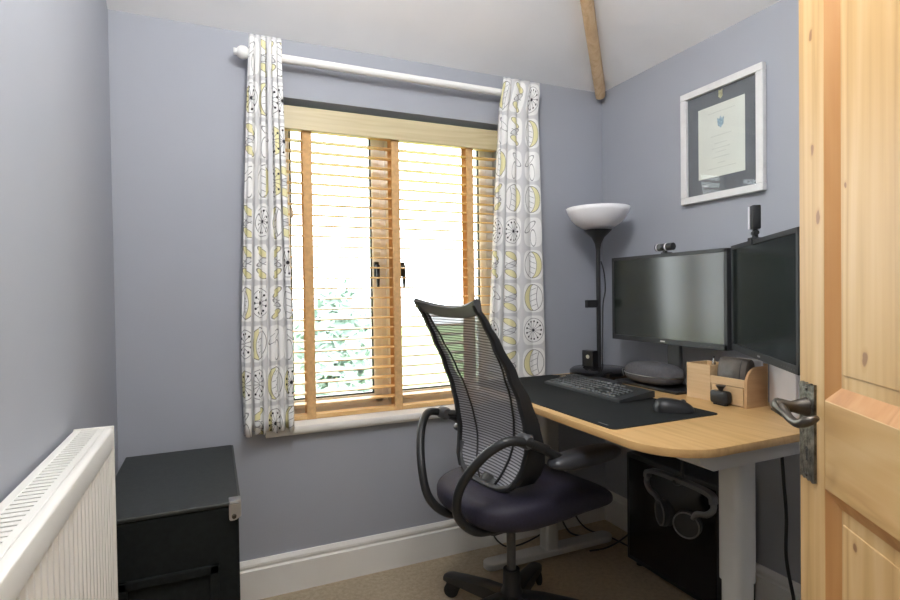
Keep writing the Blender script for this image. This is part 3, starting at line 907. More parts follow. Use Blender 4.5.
# webcams
wc = thing('webcam', 'small black webcam with chrome bands clipped on the wide monitor', 'webcam', (1.765, 1.722, M1Z + 0.385), 0)
g = G(); g.tube([(0, -0.045, 0.028), (0, 0.045, 0.028)], 0.0155, 18); g.obj('body', 'black', wc, True)
for yy in (-0.012, 0.036):
    g = G(); g.tube([(0, yy - 0.0035, 0.028), (0, yy + 0.0035, 0.028)], 0.0163, 18); g.obj('band', 'white_plastic', wc, True)  # pale colour stands in for bright reflections on the chrome
g = G(); g.lathe([(0.0, -0.024), (0.011, -0.023), (0.013, -0.016), (0.013, -0.006)], (0, 0.012, 0.028), 18, 'X'); g.obj('lens', 'grey_plastic', wc, True)
g = G(); g.box(-0.012, 0.03, -0.012, 0.012, 0.0005, 0.0055, 0.001); g.box(-0.007, 0.007, -0.008, 0.008, 0.004, 0.018, 0.002); g.obj('clip', 'black', wc)

mw = mid + dv * 0.065
wd = thing('webcam', 'tall black camera with a white side standing on the angled monitor', 'webcam', (mw.x, mw.y, 1.020 + 0.385), rz2)
g = G(); g.box(-0.006, 0.020, -0.016, 0.016, 0.034, 0.112, 0.004); g.obj('body', 'black', wd, True)
g = G(); g.box(-0.010, 0.012, 0.0155, 0.020, 0.036, 0.110, 0.0015); g.obj('side_panel', 'white_plastic', wd)
g = G(); g.tube([(0.006, 0, 0.036), (0.006, 0, 0.022)], 0.008, 12); g.tube([(0.006, -0.018, 0.022), (0.006, 0.018, 0.022)], 0.008, 12); g.tube([(0.006, 0, 0.022), (0.006, 0, 0.004)], [0.008, 0.010], 12); g.obj('swivel', 'black', wd, True)
g = G(); g.box(-0.012, 0.034, -0.017, 0.017, 0.0005, 0.007, 0.001); g.box(-0.0115, -0.0055, -0.017, 0.017, -0.016, 0.004, 0.001); g.obj('clip', 'charcoal', wd)

# ------------------------------------------------------------------ floor lamp standing on the desk corner
la = thing('uplighter_lamp', 'black uplighter lamp with a white opal bowl in the corner', 'lamp', (1.724, 2.105, DZT))
g = G(); g.lathe([(0.0, 0.0), (0.138, 0.0), (0.142, 0.008), (0.141, 0.030), (0.128, 0.040), (0.03, 0.045), (0.0, 0.045)], n=48); g.obj('base', 'black_gloss', la, True)
g = G(); g.tube([(0, 0, 0.03), (0, 0, 0.632)], 0.0105, 16); g.obj('pole', 'black', la, True)
g = G(); g.lathe([(0.0105, 0.615), (0.015, 0.645), (0.030, 0.675), (0.062, 0.706), (0.067, 0.7115), (0.0, 0.7115)], n=32); g.obj('cone', 'black', la, True)
pr_o = [(0.052, 0.715), (0.080, 0.725), (0.108, 0.744), (0.130, 0.770), (0.144, 0.796), (0.1515, 0.818)]
pr_i = [(r_ - 0.004, z_ + 0.003) for r_, z_ in pr_o[::-1]]; pr_i[0] = (0.1485, 0.818)
g = G(); g.lathe([(0.0001, 0.7125)] + pr_o + pr_i + [(0.0001, 0.720)], n=48); g.obj('bowl_shade', 'lamp_glass', la, 'all')
g = G(); g.box(-0.075, -0.010, -0.010, 0.010, 0.335, 0.372, 0.003); g.obj('inline_switch', 'black', la)
g = G(); g.tube(spline([(0.012, -0.006, 0.56), (0.026, -0.012, 0.50), (0.030, -0.014, 0.42), (0.014, -0.016, 0.35), (0.010, -0.016, 0.22), (0.006, -0.016, 0.12), (0.006, -0.018, 0.040)], 6), 0.003, 8); g.obj('cord', 'black', la, True)
g = G(); g.tube(spline([(-0.118, 0.02, 0.012), (-0.150, 0.05, 0.010), (-0.185, 0.085, 0.004), (-0.20, 0.10, 0.0035)], 5), 0.003, 8); g.obj('mains_lead', 'black', la, True)
sb = thing('cube_speaker', 'small black cube device with a pale round button on the lamp base', 'device', (1.685, 2.125, DZT + 0.0435), math.radians(10))
g = G(); g.box(-0.018, 0.018, -0.036, 0.036, 0, 0.082, 0.004); g.obj('body', 'black_gloss', sb)
g = G(); g.lathe([(0.0, -0.0215), (0.0095, -0.021), (0.010, -0.0175)], (0, -0.002, 0.052), 16, 'X'); g.obj('button', 'button', sb, True)

# ------------------------------------------------------------------ headphone case on the stand foot
hc = thing('headphone_case', 'oval grey fabric zip case lying below the wide monitor', 'case', (1.742, 1.775, DZT + 0.0125), 0)
def case_fn(u, v):
    a = 2 * PI * u; ph = -PI / 2 + PI * v
    k = math.cos(ph); k = k ** 0.45 if k > 0 else 0
    ex = 0.8
    cx = math.copysign(abs(math.cos(a)) ** ex, math.cos(a)); cy = math.copysign(abs(math.sin(a)) ** ex, math.sin(a))
    s_ = math.copysign(abs(math.sin(ph)) ** 0.8, math.sin(ph))
    return (0.078 * cx * k - 0.005, 0.142 * cy * k - 0.01, 0.042 + 0.038 * s_ + (0.010 if s_ > 0 else 0) * s_)
g = G(); g.grid(case_fn, 48, 20, True); bmesh.ops.remove_doubles(g.b, verts=g.b.verts[:], dist=1e-5); g.obj('shell', 'case', hc, 'all')
pts = [(0.0795 * math.copysign(abs(math.cos(a)) ** 0.8, math.cos(a)) - 0.005, 0.1435 * math.copysign(abs(math.sin(a)) ** 0.8, math.sin(a)) - 0.01, 0.042) for a in [i * 2 * PI / 60 for i in range(60)]]
g = G(); g.tube(pts, 0.0018, 6, closed=True); g.obj('zip', 'silver', hc, True)
g = G(); g.tube(spline([(-0.02, 0.133, 0.043), (-0.034, 0.139, 0.050), (-0.046, 0.135, 0.046), (-0.044, 0.132, 0.026), (-0.040, 0.133, 0.018)], 5), 0.0022, 6); g.obj('loop', 'silver', hc, True)
tag(G().box(1.588, 1.640, 1.845, 2.040, DZT, DZT + 0.016, 0.003).obj('docking_hub', 'black'), 'flat black hub behind the keyboard', 'device')
tag(G().box(1.640, 1.668, 2.045, 2.090, DZT, DZT + 0.006, 0.001).obj('usb_stick', 'paper'), 'small pale memory stick near the lamp base', 'memory stick')

# ------------------------------------------------------------------ desk organiser
og = thing('desk_organiser', 'light wooden desk organiser with a tall bin and curved side', 'organiser', (1.690, 1.285, DZT))
T = 0.006
g = G()
g.box(0, T, 0.150, 0.258, 0, 0.134, 0.001); g.box(0.110 - T, 0.110, 0.150, 0.258, 0, 0.134, 0.001)
g.box(T, 0.110 - T, 0.258 - T, 0.258, 0, 0.134, 0.001); g.box(T, 0.110 - T, 0.150, 0.150 + T, 0, 0.134, 0.001)
g.box(T, 0.110 - T, 0.150 + T, 0.258 - T, 0.0, T)
g.obj('tall_bin', 'beech_v', og)
g = G(); g.box(0.0, T, 0.010, 0.149, 0.070, 0.098, 0.001); g.obj('front_lip', 'beech_v', og)
g = G(); g.box(0.002, 0.010, 0.016, 0.146, 0.004, 0.068, 0.001); g.obj('drawer_front', 'beech_v', og)
g = G(); g.box(T, 0.104, 0.010, 0.149, 0.062, 0.068); g.box(0.012, 0.104, 0.010, 0.149, 0, 0.004); g.obj('shelf', 'beech_v', og)
g = G(); g.box(0.104, 0.110, 0.0, 0.149, 0, 0.150, 0.001); g.obj('back_panel', 'beech_v', og)
pf = [(0.0, 0.0), (0.104, 0.0), (0.104, 0.142)] + [(0.060 - 0.060 * math.sin(a), 0.082 + 0.060 * math.cos(a)) for a in [i * PI / 2 / 10 for i in range(11)]]
g = G(); g.prism(pf, 0.010, 'Y', 0.0); g.obj('curved_side', 'bamboo_side', og, False)
g = G(); g.box(-0.0004, 0.001, 0.152, 0.256, 0.096, 0.0972); g.obj('bin_seam', 'bamboo_side', og)
gl_ = thing('leather_case', 'brown leather glasses case leaning in the wooden organiser', 'case', (1.708, 1.362, DZT + 0.0690), 0)
g = G()
def lf(u, v):
    yy = (u - 0.5) * 0.116
    r = 0.030
    a = PI * 0.5 + (v - 0.0) * PI * 1.15
    return (0.022 + r * math.cos(a) * 1.0, yy + 0.0, 0.040 + 0.042 * math.sin(a) if False else 0.0)
sec = [(0.0, 0.002), (-0.002, 0.034), (0.003, 0.066), (0.014, 0.092), (0.032, 0.098), (0.046, 0.088), (0.052, 0.060), (0.050, 0.0)]
sp = [(p.x, p.z) for p in spline([(a, 0, b_) for a, b_ in sec], 4)]
g.prism(sp, 0.116, 'Y', -0.058, 0.004, 2); g.obj('body', 'leather', gl_, True)
g = G(); g.tube([(p[0] - 0.0005, -0.035, p[1]) for p in sp[:13]], 0.0012, 6); g.obj('seam', 'black', gl_)
pen = thing('ballpoint_pen', 'chrome pen standing in the organiser bin', 'pen', (1.735, 1.470, DZT + 0.0062))
g = G(); g.tube([(0, 0, 0.0), (0.010, -0.005, 0.148)], 0.004, 10); g.obj('barrel', 'chrome', pen, True)
g = G(); g.tube([(0.010, -0.005, 0.148), (0.011, -0.0055, 0.156)], 0.002, 8); g.obj('push_button', 'black', pen, True)
g = G(); g.tube([(0.0055, -0.009, 0.145), (0.004, -0.008, 0.105)], 0.0012, 6); g.obj('clip', 'chrome', pen)
pen = thing('ballpoint_pen', 'black pen leaning in the organiser bin beside the chrome one', 'pen', (1.755, 1.455, DZT + 0.0062))
g = G(); g.tube([(0, 0, 0.0), (-0.006, 0.012, 0.142)], 0.0042, 10); g.obj('barrel', 'black', pen, True)
g = G(); g.tube([(-0.006, 0.012, 0.142), (-0.0062, 0.0125, 0.148)], 0.0022, 8); g.obj('push_button', 'chrome', pen, True)
bk = thing('notebook_stack', 'pale notepad upright behind the leather case', 'notepad', (1.778, 1.350, DZT + 0.0685))
g = G(); g.box(0, 0.010, -0.055, 0.050, 0, 0.092, 0.001); g.obj('pages', 'white_plastic', bk)
g = G(); g.tube([(0.005, -0.05, 0.092), (0.005, 0.045, 0.092)], 0.003, 8); g.obj('spiral', 'silver', bk)
dc = thing('dash_camera', 'small black rounded camera with a flared neck before the organiser drawer', 'camera', (1.668, 1.372, DZT))
g = G(); g.prism(rounded_rect(-0.036, 0.036, 0.006, 0.052, 0.011, 4), 0.026, 'X', -0.013, 0.004, 2); g.obj('body', 'black', dc, True)
g = G(); g.lathe([(0.008, 0.050), (0.008, 0.056), (0.010, 0.060), (0.016, 0.068), (0.017, 0.070), (0.0, 0.070)], n=20); g.obj('neck', 'black', dc, True)
g = G(); g.box(-0.010, 0.010, -0.025, 0.025, 0.0, 0.0065, 0.002); g.obj('foot', 'black_soft', dc)

# white upright box behind the organiser
wb_dir = math.atan2(-0.79, -0.61)
wb = thing('router', 'white rounded upright box under the angled monitor', 'router', (1.772, 1.262, DZT), wb_dir)
g = G(); g.prism(rounded_rect(0.0, 0.24, 0.004, 0.165, 0.022, 6), 0.030, 'Y', 0.0, 0.003, 2); g.obj('body', 'white_plastic', wb, True)
g = G(); g.box(0.03, 0.21, -0.004, 0.034, 0.0, 0.006, 0.001); g.obj('foot', 'grey_plastic', wb)

# ------------------------------------------------------------------ framed certificate
pc_ = thing('framed_certificate', 'white framed certificate on a dark mount hanging on the wall', 'picture', (XR, 1.585, 1.863))
PW, PH, FB = 0.392, 0.487, 0.030
g = G()
def bar(y0, y1, z0, z1): g.box(-0.026, -0.002, y0, y1, z0, z1, 0.003)
for (a, b_, c_, d_) in ((-PW / 2, PW / 2, -PH / 2, -PH / 2 + FB), (-PW / 2, PW / 2, PH / 2 - FB, PH / 2), (-PW / 2, -PW / 2 + FB, -PH / 2 + FB, PH / 2 - FB), (PW / 2 - FB, PW / 2, -PH / 2 + FB, PH / 2 - FB)):
    g = G(); bar(a, b_, c_, d_); g.obj('frame_bar', 'frame_white', pc_)
g = G(); g.box(-0.010, -0.003, -PW / 2 + FB - 0.002, PW / 2 - FB + 0.002, -PH / 2 + FB - 0.002, PH / 2 - FB + 0.002); mo = g.obj('mount', 'mount', pc_)
PBW, PB0, PB1 = 0.222, -0.148, 0.152
g = G(); g.box(-0.0110, -0.0098, -PBW / 2 - 0.0, PBW / 2 - 0.0, PB0, PB1); pp = g.obj('certificate', 'paper', pc_)
g = G(); rnd = random.Random(4)
for z_, w_ in ((0.120, 0.13), (0.022, 0.10), (-0.010, 0.06), (-0.030, 0.085), (-0.046, 0.05), (-0.068, 0.08), (-0.092, 0.04), (-0.112, 0.14)):
    y_ = -w_ / 2
    while y_ < w_ / 2 - 0.004:
        k = rnd.uniform(0.005, 0.014); g.box(-0.01125, -0.0109, y_, min(y_ + k, w_ / 2), z_ - 0.0011, z_ + 0.0011); y_ += k + 0.003
tx = g.obj('text_lines', 'ink', pp)
g = G()
g.prism([(-0.016, 0.094), (-0.014, 0.064), (0.0, 0.050), (0.014, 0.064), (0.016, 0.094), (0.006, 0.088), (0.0, 0.100), (-0.006, 0.088)], -0.0004, 'X', -0.0109); g.obj('crest', 'ink_blue', pp)
g = G(); g.prism([(-0.009, 0.208), (-0.010, 0.180), (0.0, 0.170), (0.010, 0.180), (0.009, 0.208), (0.0, 0.203)], -0.0008, 'X', -0.0101); g.obj('gold_emblem', 'gold', mo)
# white lettering at the foot of the mount
cu = bpy.data.curves.new('lettering', 'FONT'); cu.body = 'THE'; cu.size = 0.017; cu.align_x = 'LEFT'; cu.extrude = 0.0002
to = bpy.data.objects.new('lettering', cu); C.objects.link(to); to.parent = mo
to.location = (-0.0105, 0.095, -0.185); to.rotation_euler = (PI / 2, 0, -PI / 2)
cu.materials.append(M['white_plastic'])
bpy.context.view_layer.update()
lm = bpy.data.meshes.new_from_object(to.evaluated_get(bpy.context.evaluated_depsgraph_get()))
lo_ = link('mount_lettering', lm, 'white_plastic', mo); lo_.location = to.location; lo_.rotation_euler = to.rotation_euler
bpy.data.objects.remove(to)
g = G(); g.box(-0.0145, -0.0125, -PW / 2 + FB - 0.001, PW / 2 - FB + 0.001, -PH / 2 + FB - 0.001, PH / 2 - FB + 0.001); g.obj('glass', 'picture_glass', pc_)

# ------------------------------------------------------------------ wall socket and its plugs
ws = thing('wall_socket', 'white double socket low on the wall below the desk', 'socket', (1.610, YB, 0.312))
g = G(); g.box(-0.075, 0.075, -0.010, 0.0, -0.043, 0.043, 0.003); g.obj('plate', 'white_plastic', ws)
for sx_ in (-0.036, 0.036):
    g = G()
    g.box(sx_ - 0.004, sx_ + 0.004, -0.0108, -0.009, 0.006, 0.016); g.box(sx_ - 0.014, sx_ - 0.007, -0.0108, -0.009, -0.016, -0.011); g.box(sx_ + 0.007, sx_ + 0.014, -0.0108, -0.009, -0.016, -0.011)
    g.obj('socket_holes', 'black', ws)
    g = G(); g.box(sx_ - 0.006, sx_ + 0.006, -0.0125, -0.009, 0.024, 0.036, 0.001); g.obj('rocker', 'white_plastic', ws)

# ------------------------------------------------------------------ computer tower, headphones
pcx = thing('computer_tower', 'black computer tower standing under the desk', 'computer', (1.722, 1.42, 0.0))
g = G(); g.box(0, 0.190, 0, 0.500, 0.018, 0.505, 0.006); g.obj('case', 'black', pcx)
g = G(); g.box(-0.004, 0.002, 0.02, 0.48, 0.04, 0.485, 0.002); g.obj('side_panel', 'black_gloss', pcx)
g = G(); g.box(0.01, 0.18, 0.498, 0.510, 0.03, 0.495, 0.005); g.obj('front_panel', 'black_gloss', pcx)
for fx in (0.03, 0.16):
    for fy in (0.05, 0.45):
        g = G(); g.lathe([(0.016, 0.0), (0.018, 0.019)], (fx, fy, 0), 14); g.obj('foot', 'black_soft', pcx, True)
HX, HY, HZ = 1.60, 1.505, 0.522
hk = thing('headphone_hook', 'black hook under the desktop holding the headphones', 'hook', (HX + 0.022, HY, DZT - 0.0245))
g = G(); g.box(-0.02, 0.02, -0.02, 0.02, -0.005, 0.0, 0.001); g.obj('plate', 'black', hk)
g = G(); g.tube(spline([(0, 0, -0.004), (0, 0, -0.270), (-0.004, 0, -0.291), (-0.03, 0, -0.2945), (-0.045, 0, -0.280)], 5), 0.006, 10); g.obj('bent_rod', 'black', hk, True)
hp = thing('headphones', 'silver and black headphones hanging under the desk', 'headphones', (HX, HY, HZ), 0)
arc = spline([(0, 0.158, -0.034), (0, 0.150, -0.008), (0, 0.10, 0.002), (0, 0.0, 0.004), (0, -0.10, 0.002), (0, -0.150, -0.008), (0, -0.158, -0.034)], 7)
t = bmesh.new(); rows = []
for i, p in enumerate(arc):
    d = (arc[min(i + 1, len(arc) - 1)] - arc[max(i - 1, 0)]).normalized(); nrm = Vector((1, 0, 0)).cross(d)
    rows.append([t.verts.new(p + Vector((a, 0, 0)) + nrm * b_) for a, b_ in ((-0.015, -0.008), (0.015, -0.008), (0.015, 0.008), (-0.015, 0.008))])
for A, B in zip(rows, rows[1:]):
    for j in range(4): t.faces.new((A[j], A[(j + 1) % 4], B[(j + 1) % 4], B[j]))
t.faces.new(rows[0]); t.faces.new(rows[-1][::-1])
bmesh.ops.recalc_face_normals(t, faces=t.faces[:])
g = G(); g.merge(t); g.obj('headband', 'dull_silver', hp, True)
for sg in (1, -1):
    g = G(); g.tube(spline([(0, 0.157 * sg, -0.030), (-0.004, 0.158 * sg, -0.055), (-0.010, 0.135 * sg, -0.078), (-0.014, 0.100 * sg, -0.088), (-0.014, 0.080 * sg, -0.110)], 6), 0.011, 10); yk = g.obj('yoke', 'dull_silver', hp, True)
    XF = Matrix.Translation((-0.018, 0.058 * sg, -0.140)) @ Matrix.Rotation(math.radians(-25 * sg), 4, 'Z')
    g = G(); g.lathe([(0.0, -0.016), (0.040, -0.014), (0.050, -0.008), (0.050, 0.006), (0.0, 0.006)], (0, 0, 0), 28, 'X'); g.xf(XF); cupo = g.obj('ear_cup', 'black', hp, True)
    g = G(); g.tube([(-0.014, 0.046 * math.cos(a), 0.046 * math.sin(a)) for a in [i * 2 * PI / 28 for i in range(28)]], 0.003, 6, closed=True); g.xf(XF); g.obj('rim', 'dull_silver', cupo, True)
    g = G(); g.lathe([(0.022, 0.007), (0.048, 0.009), (0.050, 0.018), (0.042, 0.028), (0.026, 0.028), (0.022, 0.008)], (0, 0, 0), 28, 'X'); g.xf(XF); g.obj('cushion', 'black_soft', cupo, True)

# ------------------------------------------------------------------ cables
def cable(label, pts, r=0.004, mat='black', name='cable'):
    g = G(); g.tube(spline(pts, 7), r, 8)
    return tag(g.obj(name, mat, None, True), label, 'cable', 'loose cables under the desk')
cable('black cable hanging down beside the right desk leg', [(1.744, 1.196, 0.800), (1.750, 1.202, 0.70), (1.750, 1.196, 0.60), (1.750, 1.187, 0.48), (1.750, 1.188, 0.34), (1.750, 1.165, 0.22), (1.752, 1.145, 0.12), (1.78, 1.09, 0.02), (1.82, 0.98, 0.006), (1.85, 0.80, 0.006)], 0.0055)
cable('black cable looping low behind the chair post', [(1.575, 2.325, 0.30), (1.57, 2.28, 0.22), (1.53, 2.24, 0.12), (1.45, 2.225, 0.05), (1.28, 2.235, 0.02), (1.20, 2.25, 0.10), (1.26, 2.26, 0.17), (1.40, 2.25, 0.13)], 0.004)
cable('thin black cable drooping from the wall socket', [(1.645, 2.325, 0.30), (1.65, 2.29, 0.27), (1.66, 2.27, 0.18), (1.69, 2.25, 0.08), (1.74, 2.22, 0.02), (1.80, 2.15, 0.006), (1.82, 2.0, 0.006)], 0.004)
cable('black cable hanging along the left desk leg', [(1.50, 2.195, 0.80), (1.51, 2.20, 0.70), (1.53, 2.20, 0.60), (1.56, 2.22, 0.42), (1.55, 2.22, 0.20), (1.60, 2.20, 0.05), (1.70, 2.19, 0.006)], 0.0045)
cable('black cable running into the computer tower', [(1.80, 1.93, 0.12), (1.80, 1.98, 0.09), (1.76, 2.03, 0.03), (1.70, 2.05, 0.006), (1.62, 2.06, 0.006)], 0.004)

# ------------------------------------------------------------------ office chair
ch = thing('office_chair', 'black mesh-backed swivel chair pushed up to the desk', 'chair', (1.000, 1.730, 0), math.radians(8))
# star base
base_angles = [33 + 72 * k for k in range(5)]
for a in base_angles:
    a = math.radians(a)
    d = Vector((math.cos(a), math.sin(a), 0)); sd = Vector((-d.y, d.x, 0))
    t = bmesh.new(); rows = []
    for r_, zt, zb, hw in ((0.020, 0.130, 0.060, 0.034), (0.12, 0.124, 0.070, 0.031), (0.23, 0.106, 0.066, 0.029), (0.31, 0.090, 0.062, 0.028), (0.335, 0.082, 0.060, 0.022)):
        rows.append([t.verts.new(d * r_ + sd * s_ + Vector((0, 0, z_))) for s_, z_ in ((-hw, zb), (hw, zb), (hw, zt - 0.008), (hw * 0.6, zt), (-hw * 0.6, zt), (-hw, zt - 0.008))])
    for A, B in zip(rows, rows[1:]):
        for j in range(6): t.faces.new((A[j], A[(j + 1) % 6], B[(j + 1) % 6], B[j]))
    t.faces.new(rows[0][::-1]); t.faces.new(rows[-1])
    bmesh.ops.recalc_face_normals(t, faces=t.faces[:])
    g = G(); g.merge(t); lg = g.obj('base_leg', 'black', ch, True)
    g = G()
    for s_ in (-1, 1):
        g.lathe([(0.0, -0.010), (0.024, -0.010), (0.030, -0.005), (0.030, 0.006), (0.024, 0.010), (0.0, 0.010)], (0, 0, 0), 20, 'Y')
        g.xf(Matrix.Translation(d * 0.305 + Vector((0, 0, 0.030))) @ Matrix.Rotation(a + 0.5, 4, 'Z') @ Matrix.Translation((0, s_ * 0.016, 0)))
    g.tube([tuple(d * 0.312 + Vector((0, 0, 0.03))), tuple(d * 0.312 + Vector((0, 0, 0.070)))], 0.010, 10)
    g.obj('caster', 'black_soft', lg, True)
g = G(); g.lathe([(0.0, 0.055), (0.036, 0.055), (0.042, 0.080), (0.042, 0.130), (0.034, 0.145), (0.031, 0.215), (0.0, 0.215)], n=24); g.obj('hub', 'black', ch, True)
g = G(); g.lathe([(0.0, 0.20), (0.017, 0.20), (0.017, 0.42), (0.0, 0.42)], n=18); g.obj('gas_column', 'grey_plastic', ch, True)
g = G(); g.box(-0.15, 0.13, -0.085, 0.085, 0.395, 0.462, 0.02, 3); g.obj('tilt_mechanism', 'black', ch, True)
# seat cushion
def seat_fn(u, v):
    a = 2 * PI * u; ph = -PI / 2 + PI * v
    k = max(0.0, math.cos(ph)) ** 0.38
    ex = 0.55
    cx = math.copysign(abs(math.cos(a)) ** ex, math.cos(a)); cy = math.copysign(abs(math.sin(a)) ** ex, math.sin(a))
    X = 0.072 + 0.316 * cx * k; Y = 0.245 * cy * k * (1 - 0.06 * max(0, cx))
    s_ = math.copysign(abs(math.sin(ph)) ** 0.75, math.sin(ph))
    zc = 0.500 + 0.014 * (Y / 0.245) ** 2 - 0.030 * max(0, (X - 0.10) / 0.2) ** 2
    th = 0.060 - 0.016 * max(0, (X - 0.05) / 0.31)
    return (X, Y, zc + th * s_ - (0.010 * (1 - (X / 0.3) ** 2) if s_ < 0 else 0))
g = G(); g.grid(seat_fn, 64, 24, True); bmesh.ops.remove_doubles(g.b, verts=g.b.verts[:], dist=1e-5); g.obj('seat_cushion', 'seat', ch, 'all')
# backrest: rear profile u(z), half width w(z), frame depth d(z)
tab = [(0.555, -0.125, 0.095, 0.105), (0.585, -0.122, 0.150, 0.105), (0.62, -0.112, 0.180, 0.100), (0.66, -0.098, 0.196, 0.092), (0.72, -0.088, 0.206, 0.072), (0.80, -0.098, 0.210, 0.058), (0.88, -0.118, 0.208, 0.046),
       (0.98, -0.158, 0.203, 0.032), (1.08, -0.208, 0.196, 0.024), (1.15, -0.246, 0.190, 0.020), (1.20, -0.278, 0.186, 0.018)]
def back(z): return lerp_tab(tab, z)
def mesh_fn(u, v):
    z = 0.56 + (1.195 - 0.56) * v
    bu, bw, bd = back(z); s_ = 2 * u - 1
    return (bu + 0.006 + 0.030 * (s_ * s_ - 1) * -0.6 + 0.014 * v * (1 - s_ * s_), s_ * (bw - 0.004), z)
g = G(); g.grid(mesh_fn, 28, 44); g.obj('back_mesh', 'mesh', ch, 'all')
def side_frame(sg):
    t = bmesh.new(); rows = []
    N_ = 34
    for i in range(N_ + 1):
        z = 0.585 + (1.205 - 0.585) * i / N_
        bu, bw, bd = back(z)
        th = 0.010
        rows.append([t.verts.new((bu + a, sg * (bw + b_), z)) for a, b_ in ((-0.006, -th), (-0.008, 0.0), (-0.004, th), (bd * 0.5, th * 1.15), (bd - 0.004, th * 0.8), (bd, 0), (bd - 0.003, -th * 0.7), (bd * 0.5, -th))])
    for A, B in zip(rows, rows[1:]):
        for j in range(8): t.faces.new((A[j], A[(j + 1) % 8], B[(j + 1) % 8], B[j]))
    t.faces.new(rows[0]); t.faces.new(rows[-1])
    bmesh.ops.recalc_face_normals(t, faces=t.faces[:])
    g = G(); g.merge(t); return g.obj('back_side_frame', 'black', ch, True)
side_frame(1); side_frame(-1)
# broad top rail, dipping in the middle
t = bmesh.new(); rows = []
for i in range(21):
    s_ = -1 + 2 * i / 20
    y_ = s_ * 0.198
    x_ = -0.276 + 0.034 * (1 - s_ * s_)
    zt = 1.224 - 0.026 * (1 - s_ * s_) ; zb = zt - 0.040
    rows.append([t.verts.new(p) for p in ((x_ - 0.008 + 0.012, y_, zb), (x_ - 0.012, y_, zt - 0.014), (x_ - 0.016, y_, zt - 0.003), (x_ - 0.004, y_, zt + 0.004), (x_ + 0.012, y_, zt - 0.004), (x_ + 0.018, y_, zb))])
for A, B in zip(rows, rows[1:]):
    for j in range(6): t.faces.new((A[j], A[(j + 1) % 6], B[(j + 1) % 6], B[j]))
t.faces.new(rows[0]); t.faces.new(rows[-1])
bmesh.ops.recalc_face_normals(t, faces=t.faces[:])
g = G(); g.merge(t); g.obj('back_top_rail', 'frame_grey', ch, True)
# lower U of the back
pts = []
for i in range(25):
    a = PI + PI * i / 24
    pts.append((-0.120 - 0.004 + 0.040 * (1 - abs(math.sin(a))), 0.185 * math.copysign(abs(math.cos(a)) ** 0.7, math.cos(a)), 0.665 - 0.105 * abs(math.sin(a)) ** 0.8))
g = G(); g.tube(pts, 0.014, 10, flat=0.8); g.obj('back_lower_frame', 'frame_grey', ch, True)
for sg in (1, -1):
    pts = []
    for i in range(19):
        v = i / 18; s_ = sg * (0.42 + 0.50 * v)
        p = mesh_fn((s_ + 1) / 2, v); pts.append((p[0] - 0.003, p[1], p[2]))
    g = G(); g.tube(pts, 0.0055, 6, flat=0.5, up=(0, 1, 0)); g.obj('mesh_seam', 'black', ch, True)
# bracket joining back and seat
g = G(); g.tube(spline([(-0.085, 0, 0.575), (-0.125, 0, 0.53), (-0.14, 0, 0.47), (-0.08, 0, 0.43)], 6), 0.022, 12, flat=2.2, up=(1, 0, 0)); g.obj('back_bracket', 'black', ch, True)
# looping arms with pads
for sg in (1, -1):
    path = [(-0.060, 0.270, 0.735), (-0.150, 0.262, 0.772), (-0.215, 0.245, 0.776), (-0.272, 0.190, 0.715), (-0.305, 0.125, 0.610), (-0.292, 0.095, 0.510), (-0.215, 0.090, 0.440), (-0.10, 0.085, 0.425)]
    g = G(); g.tube(spline([(a, b_ * sg, c_) for a, b_, c_ in path], 8), 0.0155, 12); ar = g.obj('arm_loop', 'black', ch, True)
    g = G(); g.lathe([(0.0, -0.028), (0.018, -0.028), (0.024, -0.018), (0.024, 0.018), (0.018, 0.028), (0.0, 0.028)], (-0.135, 0.248 * sg, 0.770), 20, 'Y'); g.obj('arm_joint', 'frame_grey', ar, True)
    g = G(); g.tube([(-0.135, 0.235 * sg, 0.770), (-0.080, 0.212 * sg, 0.765)], 0.014, 10); g.obj('arm_clamp', 'black', ar, True)
    def pad_fn(u, v):
        a = 2 * PI * u; ph = -PI / 2 + PI * v
        k = max(0.0, math.cos(ph)) ** 0.5; ex = 0.7
        cx = math.copysign(abs(math.cos(a)) ** ex, math.cos(a)); cy = math.copysign(abs(math.sin(a)) ** ex, math.sin(a))
        return (0.098 + 0.160 * cx * k, sg * 0.285 + 0.047 * cy * k, 0.690 + 0.027 * math.sin(ph))
    g = G(); g.grid(pad_fn, 40, 12, True); bmesh.ops.remove_doubles(g.b, verts=g.b.verts[:], dist=1e-5); g.obj('arm_pad', 'pad', ch, 'all')
    g = G(); g.tube(spline([(-0.075, 0.270 * sg, 0.742), (-0.020, 0.276 * sg, 0.706), (0.06, 0.282 * sg, 0.680)], 6), [0.0155] * 13, 10); g.obj('arm_neck', 'black', ar, True)

# ------------------------------------------------------------------ pine door, open into the room
dr = thing('door_1', 'open knotty pine panel door with an iron handle', 'door', (0.950, 0.619, 0), math.atan2(-0.829, -0.559), kind='structure')
DW, DT, DH = 0.762, 0.036, 1.985
def dbox(name, x0, x1, z0, z1, mat, y0=0.0, y1=DT, bev=0.0015, par=dr):
    g = G(); g.box(x0, x1, y0, y1, z0, z1, bev); return g.obj(name, mat, par)
dbox('stile', 0, 0.086, 0.008, DH, 'pine'); dbox('stile', DW - 0.095, DW, 0.008, DH, 'pine')
PX = [(0.086, 0.335), (0.427, DW - 0.095)]
PZ = [(0.225, 0.922), (1.066, DH - 0.105)]
dbox('muntin', 0.335, 0.427, 0.225, 0.922, 'pine'); dbox('muntin', 0.335, 0.427, 1.066, DH - 0.105, 'pine')
dbox('bottom_rail', 0.086, DW - 0.095, 0.008, 0.225, 'pine_x'); dbox('lock_rail', 0.086, DW - 0.095, 0.922, 1.066, 'pine_x'); dbox('top_rail', 0.086, DW - 0.095, DH - 0.105, DH, 'pine_x')
